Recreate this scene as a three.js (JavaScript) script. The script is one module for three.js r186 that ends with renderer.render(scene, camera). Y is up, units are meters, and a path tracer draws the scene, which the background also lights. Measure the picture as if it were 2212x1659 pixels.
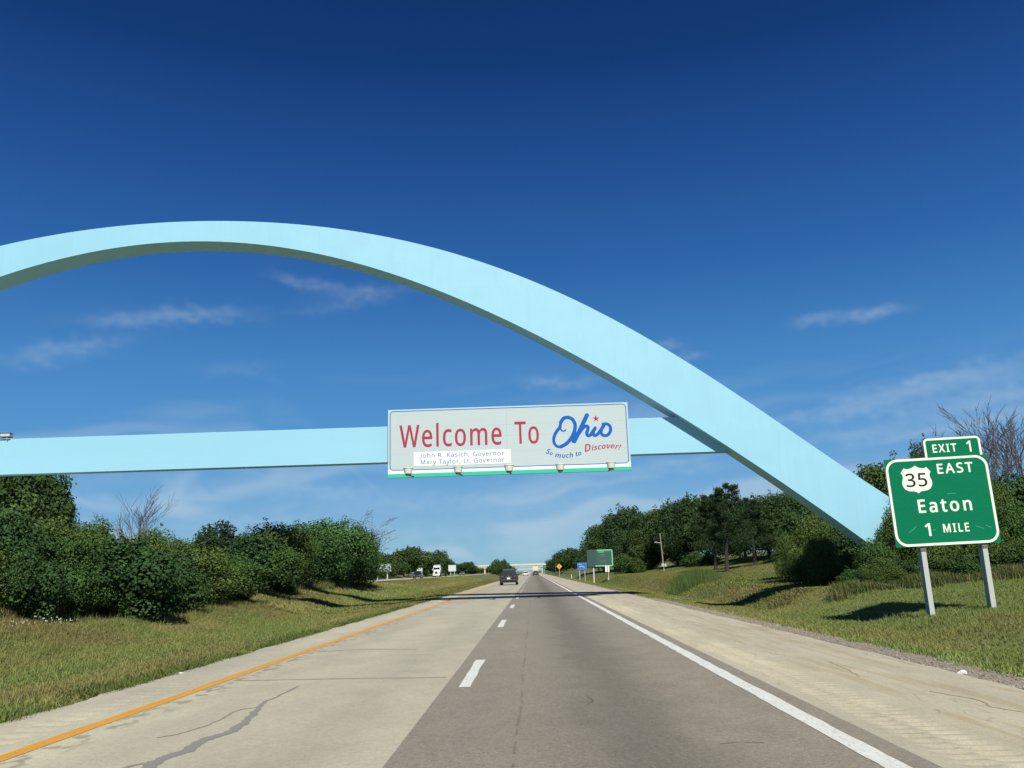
import * as THREE from 'three';
import { mergeGeometries } from 'three/addons/utils/BufferGeometryUtils.js';
import { RoundedBoxGeometry } from 'three/addons/geometries/RoundedBoxGeometry.js';

// ---------------------------------------------------------------- camera, sky, sun, exposure
const scene = new THREE.Scene();
const F = 2075 / 2500, EYE = 1.45;
const camera = new THREE.PerspectiveCamera(2 * Math.atan(0.375 / F) * 180 / Math.PI, 4 / 3, 0.1, 6000);
camera.rotation.order = 'YXZ';
camera.position.set(0, EYE, 0);
camera.rotation.set(0.2175, 0.01802, -0.03);
scene.add(camera);
camera.updateMatrixWorld();

const renderer = new THREE.WebGLRenderer({ antialias: true });
renderer.toneMapping = THREE.LinearToneMapping;
renderer.toneMappingExposure = 1.13;
renderer.shadowMap.enabled = true;

// seeded random
function rng(seed) { let a = seed >>> 0; return () => { a = (a + 0x6D2B79F5) | 0; let t = Math.imul(a ^ (a >>> 15), 1 | a); t = (t + Math.imul(t ^ (t >>> 7), 61 | t)) ^ t; return ((t ^ (t >>> 14)) >>> 0) / 4294967296; }; }
const clamp = (x, a = 0, b = 1) => Math.min(b, Math.max(a, x));
const lerp = (a, b, t) => a + (b - a) * t;
const sstep = (a, b, x) => { const t = clamp((x - a) / (b - a)); return t * t * (3 - 2 * t); };
function hash2(x, y, s) { let h = Math.imul(x, 374761393) ^ Math.imul(y, 668265263) ^ Math.imul(s, 1274126177); h = Math.imul(h ^ (h >>> 13), 1274126177); return ((h ^ (h >>> 16)) >>> 0) / 4294967296; }
// value noise, periodic when px, py are given
function vnoise(x, y, s = 0, px = 0, py = 0) {
  let x0 = Math.floor(x), y0 = Math.floor(y); const fx = x - x0, fy = y - y0;
  const ux = fx * fx * (3 - 2 * fx), uy = fy * fy * (3 - 2 * fy);
  let x1 = x0 + 1, y1 = y0 + 1;
  if (px) { x0 = ((x0 % px) + px) % px; x1 = ((x1 % px) + px) % px; }
  if (py) { y0 = ((y0 % py) + py) % py; y1 = ((y1 % py) + py) % py; }
  return lerp(lerp(hash2(x0, y0, s), hash2(x1, y0, s), ux), lerp(hash2(x0, y1, s), hash2(x1, y1, s), ux), uy);
}
function fbm(x, y, oct = 4, s = 0, px = 0, py = 0) { let v = 0, a = 0.5, n = 0; for (let i = 0; i < oct; i++) { v += a * vnoise(x, y, s + i * 17, px, py); n += a; x *= 2; y *= 2; px *= 2; py *= 2; a *= 0.5; } return v / n; }

// a point on the ray through a pixel (photograph at 2212 px wide), Z metres ahead
function at(px, py, Z) {
  const v = new THREE.Vector3(px / 2212 - 0.5, -(py / 1659 - 0.5) * 0.75, -F).applyQuaternion(camera.quaternion);
  return v.multiplyScalar(-Z / v.z).add(camera.position);
}

{ // clear summer sky, deep blue above, pale at the horizon, thin cirrus
  const W = 2048, H = 1024, data = new Float32Array(W * H * 4);
  const stops = [[-90, .10, .13, .10], [-1, .26, .40, .44], [0, .27, .50, .62], [1.5, .24, .47, .62], [4, .165, .39, .64], [8, .100, .310, .615], [13.5, .066, .248, .575], [20, .032, .150, .455], [26, .0195, .094, .335], [33, .0085, .050, .205], [40, .006, .033, .145], [60, .005, .026, .11], [90, .005, .024, .10]];
  const grad = (e) => { let k = 0; while (k < stops.length - 2 && stops[k + 1][0] < e) k++; const a = stops[k], b = stops[k + 1], t = clamp((e - a[0]) / (b[0] - a[0])); return [1, 2, 3].map((i) => lerp(a[i], b[i], t)); };
  // single wisps: azimuth (deg, right positive), elevation, half width, half height, tilt, strength
  const wisps = [];
  const wisp = (px, py, hw, hh, tilt, s) => { const d = at(px, py, 100).sub(camera.position); const az = Math.atan2(d.x, -d.z) * 180 / Math.PI, el = Math.atan2(d.y, Math.hypot(d.x, d.z)) * 180 / Math.PI; wisps.push([az, el, hw, hh, tilt, s]); };
  wisp(415, 678, 3.2, .45, .06, .62); wisp(320, 690, 3.6, .35, .10, .42); wisp(250, 695, 2.2, .4, .1, .25);
  wisp(160, 748, 2.8, .45, .22, .5); wisp(80, 775, 2.6, .5, .2, .32); wisp(500, 795, 2.2, .4, .1, .22);
  wisp(690, 615, 2.7, .32, -.12, .42); wisp(790, 635, 2.6, .38, .12, .5); wisp(720, 665, 2.8, .3, .15, .3); wisp(625, 605, 1.0, .3, -.5, .3);
  wisp(1195, 829, 1.8, .36, -.1, .75); wisp(1285, 820, 1.6, .3, .1, .3); wisp(1440, 745, 1.1, .25, .0, .55); wisp(1490, 769, 1.0, .25, .0, .5);
  wisp(1762, 692, 1.2, .3, .02, .72); wisp(1885, 676, 1.7, .33, .02, .85); wisp(1400, 893, 2.0, .4, .05, .3);
  wisp(1950, 850, 6, .7, .16, .4); wisp(2150, 855, 3.5, .9, .12, .55); wisp(1870, 890, 6, .5, .03, .4); wisp(2050, 815, 6, .5, .15, .35);
  wisp(1850, 940, 5, .6, .02, .35); wisp(1700, 905, 4, .4, .05, .25); wisp(2100, 930, 5, .6, .05, .35); wisp(1480, 1010, 3.5, .45, .02, .4); wisp(1800, 1000, 5, .6, .0, .25);
  wisp(700, 1065, 6, .55, -.03, .4); wisp(620, 1040, 5, .35, -.25, .35); wisp(900, 1090, 7, .55, .03, .4); wisp(1150, 1100, 6, .6, .02, .4); wisp(1250, 1065, 6, .5, .03, .3); wisp(780, 1030, 2.0, .12, -.9, .35);
  wisp(200, 1030, 4, .5, .02, .3); wisp(550, 1130, 6, .6, .0, .4); wisp(900, 1150, 7, .6, .02, .35); wisp(1300, 1130, 6, .6, .05, .3);
  for (let j = 0; j < H; j++) {
    const el = ((j + 0.5) / H - 0.5) * 180, base = grad(el);
    for (let i = 0; i < W; i++) {
      const th = ((i + 0.5) / W - 0.5) * 2 * Math.PI, dx = Math.cos(th), dz = Math.sin(th);
      const az = Math.atan2(dx, -dz) * 180 / Math.PI;
      let c = 0;
      if (el > -1 && el < 45) {
        // streaky low cirrus deck all round
        const warp = fbm(az * .10 + 40, el * .22, 3, 5) * 6;
        const st = fbm(az * .09 + warp * .25 + 90, el * .85 + warp * .6 - az * .04, 5, 11);
        c = .60 * sstep(.45, .78, st) * sstep(15, 3, el) * sstep(-1, 1.5, el) + .10 * sstep(9, 1, el);
        for (const [a, e, hw, hh, tilt, s] of wisps) {
          let u = az - a; if (u > 180) u -= 360; if (u < -180) u += 360;
          if (Math.abs(u) > hw * 2.2) continue;
          const n1 = fbm(az * 1.3 + 7, el * 3.2, 5, 23) - .5;
          const v = el - e - u * tilt - n1 * hh * 2.4; if (Math.abs(v) > hh * 4) continue;
          const g = Math.exp(-(u * u) / (hw * hw) * 1.1 - (v * v) / (hh * hh) * 1.2) * (0.15 + 1.7 * fbm(az * 2.2, el * 9 - az * .9, 5, 31));
          c = 1 - (1 - c) * (1 - clamp(g * s * .50));
        }
      }
      const k = (j * W + i) * 4;
      const cl = [.47, .60, .71];
      for (let q = 0; q < 3; q++) data[k + q] = lerp(base[q], cl[q], clamp(c) * .80) * lerp(.93, .77, sstep(4, 22, el));
      data[k + 3] = 1;
    }
  }
  const sky = new THREE.DataTexture(data, W, H, THREE.RGBAFormat, THREE.FloatType);
  sky.mapping = THREE.EquirectangularReflectionMapping; sky.magFilter = THREE.LinearFilter; sky.needsUpdate = true;
  scene.background = sky; scene.environment = sky;
}
const SUN = new THREE.Vector3(0.20, 1, 0.98).normalize();
const sun = new THREE.DirectionalLight(new THREE.Color(1.0, 0.94, 0.83), 4.7);
sun.position.copy(SUN).multiplyScalar(150).add(new THREE.Vector3(0, 0, -60)); sun.target.position.set(0, 0, -60);
sun.castShadow = true; sun.shadow.mapSize.set(4096, 4096);
Object.assign(sun.shadow.camera, { left: -90, right: 90, top: 110, bottom: -110, near: 1, far: 400 });
scene.add(sun, sun.target);

// ---------------------------------------------------------------- helpers
const taken = {};
function numbered(name) { const n = taken[name] = (taken[name] ?? -1) + 1; return n ? `${name}_${String(n).padStart(3, '0')}` : name; }
function shadow(o) { o.traverse((m) => { if (m.isMesh) { m.castShadow = true; m.receiveShadow = true; } }); return o; }
function tag(o, label, category, group, kind) { if (label) o.userData.label = label; if (category) o.userData.category = category; if (group) o.userData.group = group; if (kind) o.userData.kind = kind; return o; }
function thing(name, label, category, [x, y, z] = [0, 0, 0], group) { const o = new THREE.Group(); o.name = numbered(name); o.position.set(x, y, z); scene.add(o); return tag(o, label, category, group); }
const plain = (g) => { const n = g.index ? g.toNonIndexed() : g; for (const k of Object.keys(n.attributes)) if (!['position', 'normal', 'uv'].includes(k)) n.deleteAttribute(k); return n; };
function part(name, geos, mat, parent) { const list = (Array.isArray(geos) ? geos : [geos]); const g = list.length > 1 ? mergeGeometries(list.map(plain)) : list[0]; const m = new THREE.Mesh(g, mat); m.name = name; m.castShadow = m.receiveShadow = true; parent.add(m); return m; }
const box = (w, h, d, x = 0, y = 0, z = 0) => new THREE.BoxGeometry(w, h, d).translate(x, y, z);
const rbox = (w, h, d, r, x = 0, y = 0, z = 0) => new RoundedBoxGeometry(w, h, d, 2, r).translate(x, y, z);
function rod(a, b, r0, r1 = r0, seg = 8) { const A = new THREE.Vector3(...a), B = new THREE.Vector3(...b), d = B.clone().sub(A), L = d.length(); const g = new THREE.CylinderGeometry(r1, r0, L, seg); g.translate(0, L / 2, 0); g.applyQuaternion(new THREE.Quaternion().setFromUnitVectors(new THREE.Vector3(0, 1, 0), d.normalize())); return g.translate(A.x, A.y, A.z); }
const lin = (r, g, b) => new THREE.Color().setRGB(r, g, b);
const flat = (map, r = .8) => new THREE.MeshPhysicalMaterial({ map, roughness: r, specularIntensity: .3, side: THREE.DoubleSide });
const std = (c, roughness = .8, metalness = 0, extra = {}) => new THREE.MeshStandardMaterial({ color: Array.isArray(c) ? lin(...c) : c, roughness, metalness, side: THREE.DoubleSide, ...extra });
function tex(w, h, fn, srgb = true) { const d = new Uint8Array(w * h * 4); const enc = (v) => 255 * (srgb ? (v <= .0031308 ? 12.92 * v : 1.055 * Math.pow(v, 1 / 2.4) - .055) : v); for (let j = 0; j < h; j++) for (let i = 0; i < w; i++) { const c = fn(i, j), k = (j * w + i) * 4; d[k] = enc(clamp(c[0])); d[k + 1] = enc(clamp(c[1])); d[k + 2] = enc(clamp(c[2])); d[k + 3] = 255; } const t = new THREE.DataTexture(d, w, h); t.wrapS = t.wrapT = THREE.RepeatWrapping; t.magFilter = THREE.LinearFilter; t.minFilter = THREE.LinearMipmapLinearFilter; t.generateMipmaps = true; if (srgb) t.colorSpace = THREE.SRGBColorSpace; t.needsUpdate = true; return t; }

// ---------------------------------------------------------------- terrain
const knots = (t) => (x) => { let k = 0; while (k < t.length - 2 && t[k + 1][0] < x) k++; const [x0, y0] = t[k], [x1, y1] = t[k + 1]; const u = clamp((x - x0) / (x1 - x0)); return lerp(y0, y1, u * u * (3 - 2 * u)); };
const rightNear = knots([[5.2, -.06], [6.1, -.07], [8.6, -.48], [10.2, -.5], [12.6, -.08], [15, .2], [24, .7], [30, 1.35], [40, 2.9], [60, 4.2], [300, 8]]);
const rightFar = knots([[5.2, -.06], [6.1, -.09], [9.6, -.85], [11.6, -.85], [14.4, .15], [18, .4], [24, .7], [30, 1.35], [40, 2.9], [60, 4.2], [300, 8]]);
const leftPro = knots([[-300, 6], [-70, 2.2], [-46, 1.0], [-42, .3], [-38.3, .48], [-26.4, .48], [-22, .75], [-17.5, .8], [-14.2, .15], [-11.6, -.38], [-9, -.3], [-6.3, -.08], [-5.6, -.06]]);
function gy(x, z) {
  const Z = -z;
  if (x > -5.7 && x < 5.3) return -.06;
  let y;
  if (x > 0) y = lerp(rightNear(x), rightFar(x), sstep(30, 46, Z)) * (1 - .0 * Z) + (x > 14 ? sstep(200, 330, Z) * sstep(9, 22, x) * 1.6 : 0);
  else { y = leftPro(x); if (x > -26.4 && x < -12 && y > 0) y *= lerp(lerp(1, .22, sstep(85, 125, Z)), .85, sstep(135, 175, Z)); }
  const amp = sstep(6.2, 9, Math.abs(x)) * (x < -26 && x > -38.6 ? 0 : 1);
  return y + amp * ((fbm(x * .22 + 31, z * .16, 3, 3) - .5) * .28 + (fbm(x * .9, z * .7, 2, 9) - .5) * .07);
}
// grass colour by place: fresh green, olive, straw patches (linear)
function grassTint(x, z) {
  const a = fbm(x * .16 + 11, z * .09, 4, 41), b = fbm(x * .55 + 3, z * .35 + 8, 3, 43), c = fbm(x * 2.3, z * 1.6, 2, 47);
  const green = [.132, .186, .050], olive = [.175, .190, .060], straw = [.250, .232, .090], brown = [.175, .150, .060];
  let t = [0, 1, 2].map((i) => lerp(green[i], olive[i], sstep(.32, .62, a)));
  const st = sstep(.56, .76, b * .6 + a * .4); t = t.map((v, i) => lerp(v, straw[i], st * (x > 8 ? .35 : .55)));
  if (x < 0) { const br = sstep(.52, .68, fbm(x * .3 + 70, z * .2, 3, 53)); t = t.map((v, i) => lerp(v, brown[i], br * .55)); }
  return t.map((v) => v * (.88 + .24 * c));
}
{
  const xs = [], zs = [];
  for (let x = -2400; x < -200; x += 220) xs.push(x);
  for (let x = -200; x < -50; x += 10) xs.push(x);
  for (let x = -50; x < -20; x += 1.5) xs.push(x);
  for (let x = -20; x < 26; x += .4) xs.push(x);
  for (let x = 26; x < 60; x += 1.5) xs.push(x);
  for (let x = 60; x < 200; x += 10) xs.push(x);
  for (let x = 200; x <= 2400; x += 220) xs.push(x);
  for (let z = 40; z > -3; z -= 3) zs.push(z);
  for (let z = -3; z > -70; z -= .6) zs.push(z);
  for (let z = -70; z > -200; z -= 2) zs.push(z);
  for (let z = -200; z > -700; z -= 10) zs.push(z);
  for (let z = -700; z >= -3100; z -= 200) zs.push(z);
  const nx = xs.length, nz = zs.length, pos = [], col = [], uv = [], idx = [];
  for (const z of zs) for (const x of xs) { pos.push(x, gy(x, z), z); const t = grassTint(x, z); col.push(t[0] * .85, t[1] * .85, t[2] * .85); uv.push(x / 3, z / 3); }
  for (let j = 0; j < nz - 1; j++) for (let i = 0; i < nx - 1; i++) { const a = j * nx + i, b = a + 1, c = a + nx, d = c + 1; idx.push(a, b, c, b, d, c); }
  const g = new THREE.BufferGeometry();
  g.setAttribute('position', new THREE.Float32BufferAttribute(pos, 3)); g.setAttribute('color', new THREE.Float32BufferAttribute(col, 3)); g.setAttribute('uv', new THREE.Float32BufferAttribute(uv, 2)); g.setIndex(idx); g.computeVertexNormals();
  const grain = tex(512, 512, (i, j) => { const n = fbm(i / 8, j / 8, 4, 61, 64, 64), m = vnoise(i / 2, j / 2, 63, 256, 256); const v = .62 + .5 * n + .25 * (m - .5); return [v, v, v * .95]; }, true);
  const m = new THREE.MeshStandardMaterial({ vertexColors: true, map: grain, roughness: 1, side: THREE.DoubleSide });
  const o = new THREE.Mesh(g, m); o.name = numbered('ground'); o.receiveShadow = true; tag(o, 'grassy ground with shallow ditches on both sides of the highway', 'ground', null, 'structure'); scene.add(o);
}

// ---------------------------------------------------------------- highway
const ZN = 30, ZF = -2600;
// a road strip: columns at xs, rows at zs, uv in metres / (su, sv)
const ragged = (edge, k) => (x, z) => (Math.abs(x - edge) < .001 ? x + k * ((fbm(z * .9, edge, 3, 15) - .5) * .22 + (vnoise(z * 5, edge, 16) - .5) * .05) : x);
function strip(xs, zs, su, sv, yf = () => 0, tint = () => [1, 1, 1], warp = (x) => x) {
  const pos = [], uv = [], idx = [], col = [], n = xs.length;
  for (const z of zs) for (const x of xs) { pos.push(warp(x, z), yf(x, z), z); uv.push((x - xs[0]) / su, z / sv); col.push(...tint(x, z)); }
  for (let j = 0; j < zs.length - 1; j++) for (let i = 0; i < n - 1; i++) { const a = j * n + i, b = a + 1, c = a + n, d = c + 1; idx.push(a, b, c, b, d, c); }
  const g = new THREE.BufferGeometry(); g.setAttribute('position', new THREE.Float32BufferAttribute(pos, 3)); g.setAttribute('uv', new THREE.Float32BufferAttribute(uv, 2)); g.setAttribute('color', new THREE.Float32BufferAttribute(col, 3)); g.setIndex(idx); g.computeVertexNormals(); return g;
}
const rows = (near = 1.2) => { const r = []; for (let z = ZN; z > -90; z -= near) r.push(z); for (let z = -90; z > -300; z -= 6) r.push(z); for (let z = -300; z >= ZF; z -= 50) r.push(z); return r; };
const cols = (a, b, n) => Array.from({ length: n + 1 }, (_, i) => lerp(a, b, i / n));
const L0 = -5.85, L1 = -1.22, R0 = 2.87, R1 = 5.45;
const patchTint = (seed, s = .16) => (x, z) => { const n = fbm(x * .7 + seed, z * .12, 3, 70 + seed) - .5, m = fbm(x * 1.9 + seed, z * .5, 2, 90 + seed) - .5; const v = 1 + n * s * 2 + m * s * .6; return [v, v, v * (1 - n * .08)]; };

const asphaltTex = tex(512, 2048, (i, j) => {
  // 4.15 m by 16.6 m of worn asphalt; oil-darkened middle of the lane with broken edges, bare aggregate grains
  const X = i / 512 * 4.15, g1 = hash2(i, j, 101), g2 = vnoise(i / 3, j / 3, 103, 512 / 3 | 0, 2048 / 3 | 0), n = fbm(i / 40, j / 64, 4, 107, 0, 32), n2 = fbm(i / 16, j / 200, 3, 109, 0, 0);
  const oil = Math.exp(-Math.pow((X - 2.15 + (n - .5) * .7) / .62, 2)) * (.55 + .9 * n);
  let v = .232 * (1 + (g1 - .5) * .34 + (g2 - .5) * .3) * (.9 + .22 * n);
  if (g1 > .985) v *= 1.5; if (g1 < .03) v *= .55;
  v *= 1 - .34 * clamp(oil);
  const seam = Math.exp(-Math.pow((X - 1.02 - (n2 - .5) * .05) / .012, 2)) * sstep(.42, .6, fbm(i / 60, j / 30, 2, 113, 0, 0)); v *= 1 - .35 * seam;
  return [v * 1.075, v * .98, v * .77];
});
const concreteTex = tex(512, 2048, (i, j) => {
  // 4.63 m by 16.6 m of pale worn pavement
  const X = i / 512 * 4.63, g1 = hash2(i, j, 121), g2 = vnoise(i / 4, j / 4, 123, 128, 512), n = fbm(i / 50, j / 90, 4, 127, 0, 0), s = fbm(i / 14, j / 160, 3, 129, 0, 0);
  const wheel = Math.exp(-Math.pow((X - 2.0) / .34, 2)) + Math.exp(-Math.pow((X - 3.75) / .34, 2));
  let v = .425 * (1 + (g1 - .5) * .22 + (g2 - .5) * .14) * (.88 + .24 * n) * (1 - .07 * wheel * (.5 + s));
  if (g1 < .02) v *= .7;
  const nearLine = sstep(.35, 0, Math.abs(X - 1.42)) * sstep(.5, .7, fbm(i / 12, j / 22, 3, 131)) * (X > 1.3 ? 1 : 0);
  v *= 1 - .4 * nearLine;
  return [v * 1.02, v * .97, v * .735];
});
const shoulderTex = tex(512, 2048, (i, j) => {
  // 2.5 m by 16.6 m: pale shoulder with brown dirt streaks and hairline cracks
  const X = i / 512 * 2.52, g1 = hash2(i, j, 141), g2 = vnoise(i / 5, j / 5, 143), n = fbm(i / 60, j / 80, 4, 147), s = fbm(i / 22, j / 220, 4, 149);
  let v = .455 * (1 + (g1 - .5) * .24 + (g2 - .5) * .14) * (.88 + .24 * n);
  if (g1 < .02) v *= .65;
  const dirt = sstep(.46, .70, s) * sstep(.7, 1.1, X) * (.6 + .4 * n);
  const crack = sstep(.022, .004, Math.abs(fbm(i / 90 + 3, j / 150, 4, 153) - .47)) * sstep(.5, .62, fbm(i / 120, j / 300, 2, 157));
  const k = 1 - .22 * crack;
  return [v * lerp(1.03, .90, dirt) * k, v * lerp(.955, .76, dirt) * k, v * lerp(.70, .47, dirt) * k];
});
const road = new THREE.Group(); road.name = numbered('highway'); scene.add(road); tag(road, 'two-lane highway with a pale left lane and a darker asphalt right lane', 'highway', null, 'structure');
const texMat = (map, r = .95) => { return new THREE.MeshStandardMaterial({ map, vertexColors: true, roughness: r, side: THREE.DoubleSide }); };
const concreteMat = texMat(concreteTex), asphaltMat = texMat(asphaltTex, .9), shoulderMat = texMat(shoulderTex);
// left pale pavement with milled rumble grooves beside the yellow line
{
  const bite = (x, c, w) => sstep(c - w, c - w + .04, x) * sstep(c + w, c + w - .04, x);
  const near = []; for (let z = -3.5; z > -60; z -= .05) near.push(z);
  const zz = [...[30, 20, 10, 0, -3.5], ...near.slice(1), ...rows().filter((z) => z < -60)];
  const groove = (z, pitch, w) => { const t = ((z % pitch) + pitch) % pitch / w; return t < 1 ? Math.sin(t * Math.PI) : 0; };
  const uneven = (z, s) => .35 + .65 * sstep(.35, .6, vnoise(z * .55, s, 7));
  part('left_lane', strip([...cols(L0, -5.42, 3), -5.41, -5.2, -5.0, -4.99, ...cols(-4.8, L1, 8)], zz, 4.63, 16.6, (x, z) => (x > -5.415 && x < -4.985 && z < -3 && z > -60 ? -.026 * groove(z + x * .18, .34, .17) * bite(x, -5.2, .22) * uneven(z, 3) : 0), patchTint(2), ragged(L0, 1)), concreteMat, road);
  part('right_lane', strip(cols(L1, R0, 8), rows(), 4.15, 16.6, () => 0, patchTint(5, .1)), asphaltMat, road);
  part('right_shoulder', strip([R0, 3.0, 3.05, 3.12, 3.24, 3.31, 3.33, 3.40, 3.52, 3.6, 3.66, ...cols(3.9, R1, 6)], zz, 2.52, 16.6, (x, z) => {
    if (z > -3 || z < -60 || x < 3.04 || x > 3.62) return 0;
    const a = x < 3.32 ? groove(z, .21, .12) * bite(x, 3.18, .14) : groove(z + .1, .21, .12) * bite(x, 3.47, .15);
    return -.030 * a * uneven(z, 9);
  }, patchTint(8, .12), ragged(R1, .6)), shoulderMat, road);
  // slab edges so that the pavement has thickness
  part('pavement_edge', [box(.02, .12, 2630, L0 + .12, -.063, -1285), box(.02, .12, 2630, R1 - .08, -.063, -1285)], std([.24, .22, .17], 1), road);
}
// painted markings
const wornPaint = (base, seed) => tex(128, 1024, (i, j) => { const n = fbm(i / 10, j / 14, 4, seed), g = hash2(i, j, seed + 3); const chip = sstep(.63, .74, n) * .42 + (g < .03 ? .2 : 0); const v = (.86 + .18 * fbm(i / 30, j / 60, 3, seed + 5)) * (.94 + .12 * g); return base.map((b, q) => lerp(b * v, [.22, .205, .165][q], chip)); });
const whiteTex = wornPaint([.74, .75, .70], 201), yellowTex = wornPaint([.70, .335, .030], 211);
const whiteMat = std([1, 1, 1], .75, 0, { map: whiteTex }), yellowMat = std([1, 1, 1], .75, 0, { map: yellowTex });
function paintStrip(xc, w, z0, z1, seed, y = .004) { const zs = []; const st = Math.min(.25, (z0 - z1) / 4); for (let z = z0; z > Math.max(z1, -60); z -= st) zs.push(z); if (z1 < -60) for (let z = -60; z > z1; z -= 20) zs.push(z); zs.push(z1); const pos = [], uv = [], idx = []; zs.forEach((z, k) => { const a = (vnoise(z * 3.1, seed, 5) - .5) * .022, b = (vnoise(z * 2.7, seed + 9, 5) - .5) * .022; pos.push(xc - w / 2 + a, y, z, xc + w / 2 + b, y, z); uv.push(0, z / 3, 1, z / 3); if (k) { const q = k * 2; idx.push(q - 2, q - 1, q, q - 1, q + 1, q); } }); const g = new THREE.BufferGeometry(); g.setAttribute('position', new THREE.Float32BufferAttribute(pos, 3)); g.setAttribute('uv', new THREE.Float32BufferAttribute(uv, 2)); g.setIndex(idx); g.computeVertexNormals(); return g; }
part('yellow_edge_line', paintStrip(-4.66, .18, ZN, ZF, 3), yellowMat, road);
part('white_edge_line', paintStrip(2.56, .19, ZN, ZF, 7), whiteMat, road);
for (let k = -1; k < 30; k++) { const zc = -13.4 - 12.19 * k; part('lane_dash', paintStrip(-.95, .155, zc + 1.75, zc - 1.75, 20 + k), whiteMat, road); }
// sealed cracks and slab joints
const sealMat = std([.245, .235, .21], .85), jointMat = std([.29, .28, .235], .95);
function ribbon(pts, wf, y = .003, seed = 1) { const c = new THREE.CatmullRomCurve3(pts.map(([x, z]) => new THREE.Vector3(x, y, z))), n = pts.length * 14, pos = [], idx = []; for (let k = 0; k <= n; k++) { const t = k / n, p = c.getPoint(t), d = c.getTangent(t), w = wf(t) * (.75 + .5 * vnoise(k * .6, seed, 3)) / 2, j = (vnoise(k * .35, seed + 5, 9) - .5) * .03; pos.push(p.x - d.z * w + j, y, p.z + d.x * w, p.x + d.z * w + j, y, p.z - d.x * w); if (k) { const q = k * 2; idx.push(q - 2, q - 1, q, q - 1, q + 1, q); } } const g = new THREE.BufferGeometry(); g.setAttribute('position', new THREE.Float32BufferAttribute(pos, 3)); g.setIndex(idx); g.computeVertexNormals(); return g; }
function groundPx(px, py) { const v = new THREE.Vector3(px / 2212 - .5, -(py / 1659 - .5) * .75, -F).applyQuaternion(camera.quaternion); const t = -EYE / v.y; return [v.x * t, v.z * t]; }
{
  const P = (a) => a.map(([x, y]) => groundPx(x * .5651 * .8848, (1450 + y * .5651) * .8848));
  part('crack_seal', ribbon(P([[1295, 398], [1205, 440], [1140, 470], [1108, 505], [1050, 560], [985, 600], [880, 632], [800, 680], [700, 712], [640, 750], [560, 830]]), (t) => .035 + .085 * sstep(.1, .55, t), .003, 4), sealMat, road);
  part('crack_seal', ribbon(P([[1125, 490], [1040, 500], [950, 545], [860, 580], [760, 608], [680, 622]]), () => .03, .0034, 8), jointMat, road);
  part('crack_seal', ribbon(P([[700, 712], [640, 730], [545, 750], [430, 800]]), () => .05, .0026, 12), sealMat, road);
  part('slab_joint', ribbon(P([[1010, 375], [1200, 372], [1400, 368], [1600, 364], [1800, 363], [1925, 361]]), () => .07, .003, 15), jointMat, road);
  part('slab_joint', ribbon(P([[1380, 250], [1500, 243], [1650, 240], [1800, 240]]), () => .06, .003, 19), jointMat, road);
  for (const [z, a, b] of [[-42.5, -4.5, -1.3], [-58, -4.5, -1.3], [-73, -4.5, -1.3]]) part('slab_joint', ribbon([[a, z], [(a + b) / 2, z + .1], [b, z]], () => .07, .003, z | 0), jointMat, road);
  const hair = std([.12, .11, .09], .9);
  part('lane_crack', ribbon([[.55, -9.9], [.62, -10.2], [.57, -10.6]], () => .014, .0024, 33), hair, road);
  part('lane_crack', ribbon([[1.5, -7.6], [1.7, -7.65], [1.86, -7.6]], () => .012, .0022, 37), hair, road);
  const dirtCrack = std([.31, .25, .16], 1);
  part('shoulder_crack', ribbon([[4.15, -11.6], [4.3, -12.6], [4.35, -13.4]], () => .014, .003, 41), dirtCrack, road);
  part('shoulder_crack', ribbon([[4.7, -8.6], [4.52, -9.0], [4.6, -9.5], [4.4, -10.2]], () => .018, .003, 43), dirtCrack, road);
}
// the other carriageway beyond the median
{
  const o = new THREE.Group(); o.name = numbered('opposite_carriageway'); scene.add(o); tag(o, 'pale opposite carriageway beyond the wooded median', 'highway', null, 'structure');
  part('pavement', strip(cols(-38, -26.8, 6), rows(6), 4.63, 16.6, () => .56, patchTint(14)), concreteMat, o);
  part('pavement_edge', [box(.02, .14, 2630, -38.01, .49, -1285), box(.02, .14, 2630, -26.79, .49, -1285)], std([.24, .22, .17], 1), o);
  part('edge_line', paintStrip(-36.0, .15, ZN, -900, 51, .564), whiteMat, o);
  part('edge_line', paintStrip(-28.4, .15, ZN, -900, 53, .564), yellowMat, o);
}
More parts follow.
